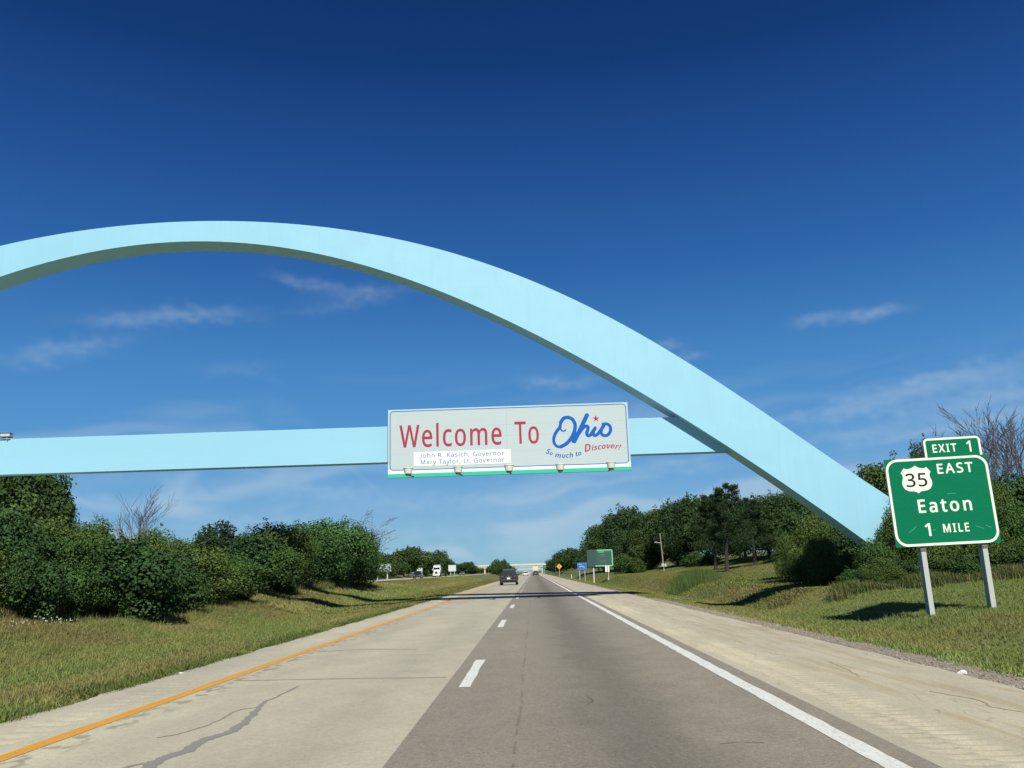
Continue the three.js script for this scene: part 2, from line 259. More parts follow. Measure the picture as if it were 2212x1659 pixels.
// gravel verge
{
  const gt = tex(512, 512, (i, j) => { const c = vnoise(i / 5, j / 5, 301, 102, 102), g = hash2(i >> 1, j >> 1, 303), n = fbm(i / 64, j / 64, 3, 307, 8, 8); const v = (.16 + .2 * c * g + .08 * g) * (.8 + .4 * n); return [v * 1.08, v * .95, v * .76]; });
  const g = strip(cols(R1 - .12, 6.25, 5), rows(.8), .8, .8, (x, z) => -.028 - Math.max(0, x - R1) * .05 + .02 * vnoise(x * 4, z * 3, 3), patchTint(17, .14));
  const o = new THREE.Mesh(g, texMat(gt, 1)); o.name = numbered('gravel_verge'); o.receiveShadow = true; tag(o, 'grey-brown gravel verge along the right shoulder', 'verge', null, 'structure'); scene.add(o);
  const r = rng(77), n = 3600, im = new THREE.InstancedMesh(new THREE.DodecahedronGeometry(1, 0), std([.30, .27, .22], 1), n), M = new THREE.Matrix4(), q = new THREE.Quaternion(), c = new THREE.Color();
  for (let k = 0; k < n; k++) { const left = k % 5 === 0, z = -5 - 42 * Math.pow(r(), 1.6), x = left ? -5.88 - .3 * r() * r() : R1 + .03 + .85 * Math.pow(r(), 1.3); const s = .008 + .016 * r() * r(); q.setFromEuler(new THREE.Euler(r() * 6, r() * 6, r() * 6)); M.compose(new THREE.Vector3(x, (left ? gy(x, z) + .02 : -.02 - (x - R1) * .05 + .012), z), q, new THREE.Vector3(s, s * .7, s)); im.setMatrixAt(k, M); const v = .6 + .8 * r(); im.setColorAt(k, c.setRGB(v, v * (.94 + .06 * r()), v * .9)); }
  im.name = numbered('gravel'); tag(im, 'loose gravel stones along the pavement edges', 'gravel', null, 'stuff'); im.castShadow = im.receiveShadow = true; scene.add(im);
}

// ---------------------------------------------------------------- grass
{
  const r = rng(5);
  function tuft(n, h, spread, w) {
    const pos = [];
    for (let k = 0; k < n; k++) {
      const a = r() * 6.283, R = spread * Math.sqrt(r()), bx = Math.cos(a) * R, bz = Math.sin(a) * R, d = r() * 6.283, lean = (.25 + .75 * r()) * h * .75, H = h * (.5 + .6 * r()), ww = w * (.7 + .6 * r()), f = d + 1.57 + (r() - .5);
      const px = Math.cos(f) * ww / 2, pz = Math.sin(f) * ww / 2, mx = bx + Math.cos(d) * lean * .35, mz = bz + Math.sin(d) * lean * .35, tx = bx + Math.cos(d) * lean, tz = bz + Math.sin(d) * lean;
      pos.push(bx - px, -.02, bz - pz, bx + px, -.02, bz + pz, mx + px * .8, H * .6, mz + pz * .8, bx - px, -.02, bz - pz, mx + px * .8, H * .6, mz + pz * .8, mx - px * .8, H * .6, mz - pz * .8, mx - px * .8, H * .6, mz - pz * .8, mx + px * .8, H * .6, mz + pz * .8, tx, H, tz);
    }
    const g = new THREE.BufferGeometry(); g.setAttribute('position', new THREE.Float32BufferAttribute(pos, 3)); g.computeVertexNormals(); return g;
  }
  const mat = std([1, 1, 1], 1);
  const put = (name, label, geo, list) => { const im = new THREE.InstancedMesh(geo, mat, list.length), M = new THREE.Matrix4(), q = new THREE.Quaternion(), e = new THREE.Euler(), c = new THREE.Color(); list.forEach(([x, y, z, s, sy, col], k) => { q.setFromEuler(e.set(0, r() * 6.28, 0)); M.compose(new THREE.Vector3(x, y, z), q, new THREE.Vector3(s, sy, s)); im.setMatrixAt(k, M); im.setColorAt(k, c.setRGB(...col)); }); im.name = numbered(name); im.castShadow = im.receiveShadow = true; tag(im, label, 'grass', null, 'stuff'); scene.add(im); };
  const near = [], far = [], weeds = [];
  const tint = (x, z, k = 1) => { const t = grassTint(x, z), v = k * (.88 + .4 * r()), y = r(); return [t[0] * v * (1 + .25 * y), t[1] * v * (1 + .06 * y), t[2] * v]; };
  const inside = (x) => x > -6.02 && x < 6.0;
  for (const [x0, x1] of [[-19, -5.95], [5.9, 22]]) for (let k = 0; k < (x0 < 0 ? 46000 : 42000); k++) {
    const x = lerp(x0, x1, r()), z = -(6 + 44 * Math.pow(r(), 1.35)); if (Math.abs(x) > -z * .72 + 4) continue;
    const edge = x < 0 ? x + 5.95 : 6.05 - x; if (-edge < .25 * r()) continue;
    const v = fbm(x * .8, z * .8, 2, 71); const s = .75 + .5 * r(); near.push([x, gy(x, z), z, s, s * (.35 + 1.5 * v * v + .25 * r()), tint(x, z)]);
  }
  for (const [x0, x1, n] of [[-24, -5.95, 60000], [6.1, 46, 85000]]) for (let k = 0; k < n; k++) {
    const x = x0 < 0 ? lerp(x0, x1, r()) : lerp(x0, x1, Math.pow(r(), 1.3)), z = -(44 + 170 * Math.pow(r(), 1.7)); if (x < -26 && x > -38.5) continue; far.push([x, gy(x, z), z, 1.0 + 1.0 * r(), .8 + .6 * r(), tint(x, z)]);
  }
  for (let k = 0; k < 5200; k++) { const left = k % 4 > 0, z = -(6 + 50 * Math.pow(r(), 1.2)), x = left ? -5.86 - .85 * r() * r() : 6.1 + 1.3 * r(); if (left && vnoise(z * .9, 4, 6) < .33) continue; const s = .6 + .9 * r(); weeds.push([x, gy(x, z), z, s, s * (left ? 1 : .8), left ? (() => { const q = r(), v = .7 + .6 * r(); return [(.060 + .07 * q) * v, (.115 + .03 * q) * v, .028 * v]; })() : tint(x, z, 1.25)]); }
  for (let k = 0; k < 900; k++) { const z = -(16 + 45 * r()), x = -13.2 - 3 * r(); weeds.push([x, gy(x, z), z, 1 + r(), 1.5 + 1.6 * r(), tint(x, z, .85)]); }
  const stalks = []; for (let k = 0; k < 1500; k++) { const left = r() < .6, z = -(7 + 45 * Math.pow(r(), 1.2)), x = left ? -6.3 - 9 * r() : 6.6 + 10 * r(); stalks.push([x, gy(x, z), z, .7 + .6 * r(), .6 + .8 * r(), [.26 + .1 * r(), .24 + .08 * r(), .11]]); }
  const under = [], flowers = [];
  const weedTint = () => { const q = r(), v = .7 + .6 * r(); return q < .72 ? [.070 * v + .04 * q, .120 * v + .01 * q, .028 * v] : [.20 * v, .165 * v, .075 * v]; };
  for (let k = 0; k < 2600; k++) { const z = -(19 + 60 * Math.pow(r(), 1.1)), x = -15.2 - 1.5 * r() - .9 * vnoise(z * .5, 2, 8) + (z < -50 ? -.5 : 0); under.push([x, gy(x, z), z, .7 + .9 * r(), .5 + 1.1 * r() * vnoise(z * .7 + 9, x, 3) * 1.6, weedTint()]); }
  for (let k = 0; k < 3400; k++) { const c = at(1800 + 470 * r(), 1250, 37.5 + 2.4 * r() + 1.2 * vnoise(k * .01, 3, 2)); under.push([c.x, gy(c.x, c.z), c.z, .7 + .9 * r(), .4 + 1.2 * r() * (.4 + vnoise(c.x * .9, 7, 4)), weedTint()]); }
  for (let k = 0; k < 260; k++) { const z = -(19 + 9 * r()), x = -13.6 - 1.4 * r(); if (vnoise(x * 1.2, z * 1.2, 21) < .78) continue; flowers.push([x, gy(x, z) + .12 + .2 * r(), z, .5 + .6 * r(), .5 + .4 * r(), [.62, .64, .56]]); }
  put('undergrowth', 'tall rough weeds at the foot of the bushes', tuft(16, .36, .22, .022), under);
  put('wildflowers', 'small white wildflowers in front of the thicket', tuft(5, .045, .05, .016), flowers);
  put('seed_stalks', 'thin pale seed stalks standing above the verge grass', tuft(3, .34, .05, .006), stalks);
  put('grass', 'short olive-green verge grass close to the pavement', tuft(11, .105, .11, .013), near);
  put('far_grass', 'rough grass on the farther banks and the median', tuft(11, .085, .24, .022), far);
  put('weeds', 'taller dark weeds along the pavement edge and bank', tuft(14, .115, .10, .012), weeds);
}

// ---------------------------------------------------------------- trees and bushes
const barkMat = std([.075, .06, .045], 1), deadMat = std([.12, .10, .09], 1), pineBark = std([.042, .038, .032], 1);
// leaf shells over overlapping lobes; vertex colour varies leaf by leaf
function crownGeo(seed, { w, h, y0 = 0, lobes = 22, leaves = 6000, size = .16, hue = [.045, .095, .022], spread = .35, round = false, droop = 0, shoots = 0 }) {
  const r = rng(seed), pos = [], col = [], L = [];
  for (let k = 0; k < lobes; k++) {
    let a = r() * 6.283, t = Math.pow(r(), .8), R = w / 2 * (.25 + .5 * Math.sqrt(r()));
    const yy = y0 + h * (.12 + .74 * t), prof = round ? Math.sqrt(Math.max(.05, 1 - Math.pow(t * 1.7 - .85, 2))) : (t < .3 ? .62 + 1.25 * t : 1 - Math.pow((t - .3) / .85, 1.9));
    R *= prof; const rad = Math.min(w, h) * (.075 + .135 * r()) * (.75 + .4 * prof);
    L.push([Math.cos(a) * R, yy, Math.sin(a) * R, rad, .66 + .62 * r()]);
  }
  // loose leafy shoots that break the outline
  for (let k = 0; k < shoots; k++) { const a = r() * 6.283, R = w / 2 * (.15 + .75 * r()), yb = y0 + h * (.95 - .62 * Math.pow(R / (w / 2), 2)) - h * .12, out = .35 + .5 * R / (w / 2), rad = Math.min(w, h) * (.035 + .03 * r()), v = .75 + .6 * r(), tall = 2 + (r() * 3 | 0); for (let m = 0; m < tall; m++) L.push([Math.cos(a) * (R + out * m * rad), yb + m * rad * 1.5, Math.sin(a) * (R + out * m * rad), rad * (1.1 - m * .18), v]); }
  L.push([0, y0 + h * .4, 0, Math.min(w, h) * .36, .8]); L.push([0, y0 + h * .68, 0, Math.min(w, h) * .26, 1]);
  const wt = L.map((l) => l[3] * l[3]), tot = wt.reduce((a, b) => a + b), V = new THREE.Vector3(), N = new THREE.Vector3(), A = new THREE.Vector3(), B = new THREE.Vector3(), C = new THREE.Vector3();
  for (let k = 0; k < leaves; k++) {
    let u = r() * tot, m = 0; while (m < L.length - 1 && (u -= wt[m]) > 0) m++;
    const l = L[m]; N.set(r() * 2 - 1, r() * 2 - 1, r() * 2 - 1); if (N.lengthSq() > 1 || N.lengthSq() < .001) { k--; continue; } N.normalize();
    const rr = l[3] * (r() < .12 ? 1.02 + .22 * r() : .72 + .32 * Math.sqrt(r()));
    V.set(l[0] + N.x * rr, l[1] + N.y * rr * .88, l[2] + N.z * rr); if (V.y < y0 + .02) V.y = y0 + .02 + r() * .3;
    // leaf spray: a kite of two folded triangles
    const s = size * (.55 + .9 * r()); C.set(r() - .5, r() - .5, r() - .5).multiplyScalar(1.5).addScaledVector(N, 1.25); C.y += .2; C.normalize();
    A.set(r() - .5, r() - .6 - droop, r() - .5).addScaledVector(N, .4); A.addScaledVector(C, -A.dot(C)).normalize(); B.crossVectors(C, A);
    const P = V, e = s * .36, f = s * .10;
    const p0 = [P.x, P.y, P.z], p1 = [P.x + A.x * s * .5 + B.x * e + C.x * f, P.y + A.y * s * .5 + B.y * e + C.y * f, P.z + A.z * s * .5 + B.z * e + C.z * f], p2 = [P.x + A.x * s, P.y + A.y * s, P.z + A.z * s], p3 = [P.x + A.x * s * .45 - B.x * e + C.x * f, P.y + A.y * s * .45 - B.y * e + C.y * f, P.z + A.z * s * .45 - B.z * e + C.z * f];
    pos.push(...p0, ...p1, ...p2, ...p0, ...p2, ...p3);
    const v = l[4] * (.72 + .56 * r()), y = r(), c = [hue[0] * v * (.85 + .45 * y), hue[1] * v * (.93 + .14 * y), hue[2] * v * (1.15 - .3 * y)]; for (let q = 0; q < 6; q++) col.push(...c);
  }
  const ys = []; for (let k = 1; k < pos.length; k += 18) ys.push(pos[k]); ys.sort((a, b) => a - b); const top = ys[Math.floor(ys.length * .996)], ky = h / (top - y0); for (let k = 1; k < pos.length; k += 3) pos[k] = y0 + (pos[k] - y0) * ky;
  const g = new THREE.BufferGeometry(); g.setAttribute('position', new THREE.Float32BufferAttribute(pos, 3)); g.setAttribute('color', new THREE.Float32BufferAttribute(col, 3)); g.computeVertexNormals(); return g;
}
const leafMat = new THREE.MeshPhysicalMaterial({ vertexColors: true, roughness: .8, specularIntensity: .25, side: THREE.DoubleSide });
function branchGeo(seed, { h, r0 = .12, levels = 4, up = .75, spread = .55, first = .3, kids = 5, seg = 5, lean = 0, tip = .014 }) {
  const r = rng(seed), out = [];
  (function grow(p, d, len, rad, lev) {
    const n = 3; let q = p.clone(), dir = d.clone(), R = rad;
    const nodes = [];
    for (let k = 0; k < n; k++) { const e = q.clone().addScaledVector(dir, len / n); out.push(rod(q.toArray(), e.toArray(), R, R * .78, lev > 1 ? 3 : seg)); nodes.push([e.clone(), R * .78]); q = e; R *= .78; dir.add(new THREE.Vector3((r() - .5) * .22, .05 * up, (r() - .5) * .22)).normalize(); }
    if (lev >= levels) return;
    const m = lev === 0 ? kids + 3 : kids - Math.min(2, lev);
    for (let k = 0; k < m; k++) {
      const t = lev === 0 ? first + (1 - first) * (k + r()) / m : .25 + .75 * (k + r()) / m, s = t * n, i = Math.min(n - 1, Math.floor(s)), a0 = i ? nodes[i - 1][0] : p, base = a0.clone().lerp(nodes[i][0], s - i);
      const a = r() * 6.283 + k * 2.4, side = new THREE.Vector3(Math.cos(a), 0, Math.sin(a)); const nd = d.clone().multiplyScalar(up).addScaledVector(side, spread * (.7 + .6 * r())).normalize();
      grow(base, nd, len * (lev === 0 ? .62 * (1.15 - t * .5) : .55) * (.75 + .5 * r()), Math.max(tip, nodes[i][1] * .5), lev + 1);
    }
  })(new THREE.Vector3(0, -.3, 0), new THREE.Vector3(lean, 1, 0).normalize(), h * .62, r0, 0);
  return mergeGeometries(out.map(plain));
}
const stemGeo = (seed, h, r0, n = 4) => { const r = rng(seed), out = []; for (let k = 0; k < n; k++) { const a = r() * 6.28, s = .22 * h; out.push(rod([Math.cos(a) * .15, -.3, Math.sin(a) * .15], [Math.cos(a) * s * (.4 + r()), h * (.5 + .2 * r()), Math.sin(a) * s * (.4 + r())], r0, r0 * .4, 5)); } return mergeGeometries(out.map(plain)); };
const trunkGeo = (seed, h, r0) => { const r = rng(seed), out = [rod([0, -.5, 0], [.05 * h * (r() - .5), h * .45, .05 * h * (r() - .5)], r0, r0 * .7, 8), rod([0, h * .4, 0], [.1 * h * (r() - .5), h * .8, .1 * h * (r() - .5)], r0 * .7, r0 * .25, 7)]; for (let k = 0; k < 7; k++) { const a = k * 2.4 + r(), y = h * (.28 + .08 * k); out.push(rod([0, y, 0], [Math.cos(a) * h * .24, y + h * .16, Math.sin(a) * h * .24], r0 * .38, r0 * .1, 5)); } return mergeGeometries(out.map(plain)); };

const HUES = [[.050, .106, .028], [.064, .114, .028], [.040, .090, .030], [.072, .122, .030]], SIZES = [.12, .095, .15, .105], COUNTS = [14000, 17000, 10500, 15000];
const BUSH = [0, 1, 2, 3].map((k) => ({ w: 4.4, h: 3.7, crown: crownGeo(900 + k * 7, { w: 4.4, h: 3.7, lobes: [40, 52, 34, 46][k], leaves: COUNTS[k], size: SIZES[k], hue: HUES[k], shoots: 7 + 3 * k }), stem: stemGeo(60 + k, 3.4, .05) }));
const FARBUSH = [0, 1, 2, 3].map((k) => ({ w: 4.4, h: 3.7, crown: crownGeo(950 + k * 7, { w: 4.4, h: 3.7, lobes: 32, leaves: 5200, size: .20, hue: HUES[k], shoots: 8 }), stem: stemGeo(66 + k, 3.4, .05) }));
const GREENBUSH = [0, 1].map((k) => ({ w: 4.4, h: 3.7, crown: crownGeo(980 + k * 7, { w: 4.4, h: 3.7, lobes: 34, leaves: 17000, size: .10, hue: [.052, .120, .036], shoots: 9 }), stem: stemGeo(70 + k, 3.4, .05) }));
const TREE = [0, 1, 2].map((k) => ({ w: 9, h: 10.8, crown: crownGeo(1300 + k * 7, { w: 9, h: 9.6, y0: 1.2, lobes: 52, leaves: 14500, size: .30, hue: [[.042, .086, .027], [.052, .097, .028], [.038, .077, .029]][k], shoots: 14 }), trunk: trunkGeo(80 + k, 10, .24) }));
const FARTREE = [0, 1].map((k) => ({ w: 9, h: 10, crown: crownGeo(1700 + k * 7, { w: 9, h: 9.6, y0: .4, lobes: 34, leaves: 6000, size: .46, hue: [[.044, .086, .026], [.052, .094, .026]][k], shoots: 10 }), trunk: trunkGeo(90 + k, 9, .25) }));
const ROUND = { w: 3.4, h: 4.4, crown: crownGeo(2101, { w: 3.0, h: 4.4, lobes: 30, leaves: 7500, size: .14, hue: [.024, .058, .024], round: true }), trunk: trunkGeo(99, 4, .08) };
function plant(kind, name, label, category, group, x, z, w, h, turn, sink = .1) {
  const o = thing(name, label, category, [x, gy(x, z) - sink, z], group);
  o.rotation.y = turn; const sx = w / kind.w, sy = h / kind.h;
  const stem = part(kind.stem ? 'stem' : 'trunk', kind.stem || kind.trunk, barkMat, o), crown = part('crown', kind.crown, leafMat, o);
  const q = hash2(Math.round(x * 10), Math.round(z * 10), 77), q2 = hash2(Math.round(x * 10), Math.round(z * 10), 79); stem.scale.set(sx, sy, sx); crown.scale.set(sx * (.84 + .34 * q), sy, sx * (.84 + .34 * q2)); crown.rotation.z = (q2 - .5) * .12; return o;
}
// pixel of the crown's top, and distance; width in metres
function plantPx(kind, name, label, category, group, px, top, Z, w, turn = px * .37, sink) { const p = at(px, top, Z); const h = p.y - gy(p.x, p.z); return plant(kind, name, label, category, group, p.x, p.z, w, Math.max(h, 1), turn, sink); }

// median thicket, left
const LOOK = ['mid-green', 'fine-leaved yellowish green', 'dark coarse-leaved', 'light yellow-green'];
const thick = ['bush in the dense median thicket', 'bush', 'bushes of the median thicket'];
[[-110, 1120, 26, 4.0], [-60, 1085, 28.5, 4.2], [30, 1100, 28, 3.4], [88, 1112, 30, 3.6], [150, 1152, 29.5, 3.2], [208, 1120, 32, 3.2], [265, 1158, 31, 3.8], [322, 1140, 36, 2.8], [300, 1170, 33, 3.4], [385, 1158, 40, 4.2], [365, 1190, 35.5, 3.6], [430, 1176, 40, 4.0], [500, 1196, 44, 3.8], [445, 1160, 48, 4.0],
  [545, 1152, 54, 5.0], [590, 1130, 60, 5.2], [600, 1172, 55, 4.6], [640, 1140, 64, 4.8], [62, 1190, 27, 2.6], [-30, 1180, 26.5, 2.8], [180, 1205, 29.5, 2.6], [250, 1222, 31, 2.6]].forEach(([px, top, Z, w], k) => plantPx(BUSH[k % 4], 'bush', `${LOOK[k % 4]} ${thick[0]}`, thick[1], `${LOOK[k % 4]} ${thick[2]}`, px, top, Z, w));
[[672, 1128, 70, 7.6], [715, 1122, 74, 8.6], [752, 1138, 79, 7.2], [782, 1172, 84, 5.6]].forEach(([px, top, Z, w], k) => plantPx(GREENBUSH[k % 2], 'broad_bush', 'tall rounded bright green bush at the far end of the thicket', 'bush', 'tall bushes ending the median thicket', px, top, Z, w, k * 2.1));
plantPx(ROUND, 'dark_round_tree', 'dense dark rounded tree standing out of the thicket', 'tree', null, 470, 1126, 47, 3.5);
// tall trees and bare trees beyond the other carriageway
[[66, 1000, 78, 9], [-40, 985, 70, 9], [116, 1030, 83, 6], [-10, 1040, 74, 6]].forEach(([px, top, Z, w], k) => plantPx(TREE[k % 3], 'tall_tree', 'tall dark leafy tree rising above the thicket under the beam', 'tree', 'tall dark trees beyond the thicket', px, top, Z, w));
[[150, 1135, 81, 6], [210, 1150, 86, 6.5], [420, 1172, 113, 7], [330, 1165, 99, 6.5], [520, 1160, 132, 9], [-20, 1110, 74, 7]].forEach(([px, top, Z, w], k) => plantPx(TREE[(k + 1) % 3], 'back_tree', 'low leafy tree showing behind the median thicket', 'tree', 'low trees behind the thicket', px, top, Z, w));
function bareTree(px, top, Z, label, group, seed, opt = {}, mat = deadMat) { const p = at(px, top, Z), y = gy(p.x, p.z), h = p.y - y, o = thing('bare_tree', label, 'tree', [p.x, y, p.z], group); const g = branchGeo(seed, { h, r0: h * .012, ...opt }); g.computeBoundingBox(); g.scale(1, h / g.boundingBox.max.y, 1); part('branches', g, mat, o); return o; }
bareTree(300, 1040, 98, 'slender leafless tree with fine twigs above the median thicket', null, 3, { levels: 3, kids: 7, spread: .5, first: .12, up: .95, tip: .024 });
bareTree(205, 1105, 85, 'thin leafless branches leaning beside the tall dark trees', null, 8, { levels: 3, kids: 5, spread: .8, lean: .25, tip: .022 });
bareTree(800, 1102, 228, 'spreading leafless tree behind the far end of the thicket', null, 12, { levels: 4, kids: 5, spread: .85, first: .25, r0: .24, tip: .04 });
[[508, 1112, 128, 21], [535, 1122, 133, 27], [625, 1118, 158, 33], [665, 1122, 168, 37]].forEach(([px, t, Z, s]) => bareTree(px, t, Z, 'small grey leafless tree just above the thicket', 'grey bare trees over the thicket', s, { levels: 3, kids: 6, spread: .7 }));
// distant trees, left
[[826, 1198, 262, 9], [850, 1198, 284, 10], [872, 1186, 306, 12], [898, 1181, 336, 13], [922, 1194, 372, 13], [836, 1214, 272, 8], [951, 1189, 425, 10], [968, 1206, 460, 11], [938, 1212, 400, 11]].forEach(([px, t, Z, w], k) => plantPx(FARTREE[k % 2], 'distant_tree', 'distant dark tree standing behind the white truck tractor', 'tree', 'distant trees behind the opposite carriageway', px, t, Z, w));
plantPx(FARBUSH[3], 'roadside_shrub', 'small green shrub between the pale signs and the white truck', 'bush', null, 921, 1234, 352, 3.4);
plantPx(FARBUSH[1], 'yellowish_bush', 'yellow-green bush behind the wide pale sign back', 'bush', null, 818, 1196, 245, 6.5);
[[990, 1218, 540, 16], [1008, 1214, 600, 17], [1028, 1221, 740, 20], [1046, 1222, 830, 22], [1105, 1224, 660, 9], [1018, 1226, 640, 16]].forEach(([px, t, Z, w], k) => plantPx(FARTREE[k % 2], 'low_far_tree', 'low far tree along the skyline left of the overpass', 'tree', 'low far trees by the overpass', px, t, Z, w));
plantPx(FARBUSH[0], 'median_tree', 'broad dark tree in the median in front of the overpass', 'tree', null, 1070, 1208, 370, 7.5);
plantPx(FARBUSH[2], 'median_tree', 'broad dark tree in the median hiding the overpass joint', 'tree', null, 1089, 1209, 375, 7);
// right side woods
[[1300, 1132, 235, 13], [1322, 1112, 240, 14], [1356, 1096, 228, 14], [1392, 1108, 215, 12], [1424, 1101, 200, 12], [1455, 1084, 190, 12], [1497, 1072, 178, 13], [1535, 1082, 170, 11], [1340, 1150, 220, 10], [1290, 1165, 225, 8], [1402, 1158, 200, 10], [1470, 1130, 178, 9]].forEach(([px, t, Z, w], k) => plantPx(TREE[k % 3], 'wood_tree', `tall ${['mid-dark', 'lighter', 'darkest'][k % 3]} green tree in the wood on the right bank`, 'tree', `tall ${['mid-dark', 'lighter', 'darkest'][k % 3]} trees of the right-hand wood`, px, t, Z, w));
[[1600, 1078, 150, 11], [1650, 1068, 138, 10], [1690, 1064, 128, 10], [1735, 1075, 118, 9], [1560, 1105, 152, 9], [1625, 1110, 135, 8], [1790, 1090, 105, 8]].forEach(([px, t, Z, w], k) => plantPx(TREE[(k + 1) % 3], 'bank_tree', 'dark tree on the bank behind the two pines', 'tree', 'dark trees behind the pines', px, t, Z, w));
[[1350, 1196, 176, 6], [1372, 1204, 172, 5], [1398, 1192, 200, 6], [1462, 1190, 205, 6], [1500, 1190, 165, 6], [1530, 1196, 158, 5]].forEach(([px, t, Z, w], k) => plantPx(FARBUSH[k % 4], 'bank_bush', 'dark bush at the foot of the right-hand wood', 'bush', 'bushes at the foot of the wood', px, t, Z, w));
[[1196, 1207, 570, 13], [1208, 1197, 460, 12], [1222, 1188, 420, 13], [1238, 1184, 410, 13], [1256, 1188, 380, 12], [1274, 1192, 340, 10], [1262, 1205, 330, 9], [1284, 1200, 300, 9], [1188, 1216, 760, 15]].forEach(([px, t, Z, w], k) => plantPx(FARTREE[k % 2], 'far_wood_tree', 'far green tree behind the yellow diamond sign', 'tree', 'far trees on the right beyond the signs', px, t, Z, w));
bareTree(1198, 1176, 395, 'thin scraggly tree rising above the far trees', null, 44, { levels: 2, kids: 5, spread: .35 }, std([.07, .085, .06], 1));
// trees and bushes round the right foot of the arch
[[1722, 1100, 60, 3.6], [1762, 1112, 54, 3.8], [1800, 1130, 52, 4.2], [1738, 1178, 50.5, 2.6], [1835, 1150, 50, 4], [1772, 1150, 48.5, 2.8], [1850, 1190, 47, 3.6], [1705, 1150, 57, 2.6]].forEach(([px, t, Z, w], k) => plantPx(BUSH[(k + 2) % 4], 'arch_bush', 'dark bush in the shade behind the foot of the arch', 'bush', 'shaded bushes behind the arch foot', px, t, Z, w));
[[1888, 1160, 41.5, 2.4], [1940, 1088, 42, 2.6], [1975, 1060, 43.5, 3.4], [2030, 1086, 43, 4], [2085, 1050, 44.5, 4], [2150, 1034, 45, 3.6], [2205, 1022, 46, 4.4], [2275, 1040, 46, 4.4], [1845, 1224, 40.5, 2.2], [1900, 1200, 39.5, 2.2], [1950, 1206, 40, 2.4], [2015, 1166, 40.8, 3], [2070, 1192, 40, 2.6], [2140, 1138, 42, 3.2], [2200, 1170, 41, 3], [1920, 1130, 42.5, 1.8], [2178, 1084, 43, 2.6]].forEach(([px, t, Z, w], k) => plantPx(BUSH[k % 4], 'verge_bush', `${LOOK[k % 4]} bush behind the green exit sign`, 'bush', `${LOOK[k % 4]} bushes behind the exit sign`, px, t, Z, w));
plantPx(TREE[1], 'light_tree', 'lighter green tree above the arch foot beside the exit sign', 'tree', null, 1893, 1000, 66, 5.5);
plantPx(TREE[2], 'dark_tree', 'dark tree top peeping beside the exit number plate', 'tree', null, 1988, 955, 64, 4.2);
[[2120, 850, 60, 51], [2185, 870, 62, 57], [2068, 900, 61, 63]].forEach(([px, t, Z, s]) => bareTree(px, t, Z, 'leafless grey tree rising behind the exit sign', 'bare trees behind the exit sign', s, { levels: 4, kids: 6, spread: .42, first: .12, up: 1.0, r0: .13, tip: .018 }));
// pines
function pineTree(px, base, top, Z, lean, seed, label) {
  const b = at(px, base, Z), y = gy(b.x, b.z), h = at(px, top, Z).y - y, o = thing('pine_tree', label, 'tree', [b.x, y, b.z], 'pines on the right bank');
  const r = rng(seed), tr = [rod([0, -.3, 0], [lean * .35, h * .35, 0], .26, .2, 8), rod([lean * .35, h * .33, 0], [lean, h * .96, 0], .2, .05, 7)], pos = [], col = [];
  for (let k = 0; k < 46; k++) {
    const t = .26 + .74 * Math.pow(k / 45, .85), a = k * 2.4 + r(), len = h * .30 * (1.15 - t * .72) * (.7 + .6 * r()), y0 = h * t * .97, x0 = lean * t, up = .1 + .35 * t;
    const e = new THREE.Vector3(x0 + Math.cos(a) * len, y0 + len * up, Math.sin(a) * len); tr.push(rod([x0, y0, 0], e.toArray(), .05, .015, 4));
    for (let m = 0; m < 230; m++) {
      const u = .35 + .68 * Math.sqrt(r()), c = new THREE.Vector3(x0 + (e.x - x0) * u, y0 + (e.y - y0) * u, e.z * u), rad = len * .24; c.x += (r() - .5) * rad * 2; c.y += (r() - .45) * rad * 1.3; c.z += (r() - .5) * rad * 2;
      const d = new THREE.Vector3(r() - .5, r() - .2, r() - .5).normalize(), s = .34 * (.6 + .8 * r()), w = new THREE.Vector3(r() - .5, r() - .5, r() - .5).cross(d).normalize().multiplyScalar(.045);
      pos.push(c.x - w.x, c.y - w.y, c.z - w.z, c.x + w.x, c.y + w.y, c.z + w.z, c.x + d.x * s, c.y + d.y * s, c.z + d.z * s); const v = .7 + .6 * r(); for (let q = 0; q < 3; q++) col.push(.030 * v, .056 * v, .022 * v);
    }
  }
  const g = new THREE.BufferGeometry(); g.setAttribute('position', new THREE.Float32BufferAttribute(pos, 3)); g.setAttribute('color', new THREE.Float32BufferAttribute(col, 3)); g.computeVertexNormals();
  part('trunk', tr, pineBark, o); part('needles', g, leafMat, o); return o;
}
pineTree(1570, 1236, 1056, 103, .6, 5, 'taller scraggly pine with a bent dark trunk on the mown bank');
pineTree(1632, 1222, 1085, 115, -.2, 9, 'second pine with a straight pale trunk farther up the bank');
pineTree(1545, 1215, 1075, 122, .2, 15, 'pine standing at the edge of the wood behind the bent pine');
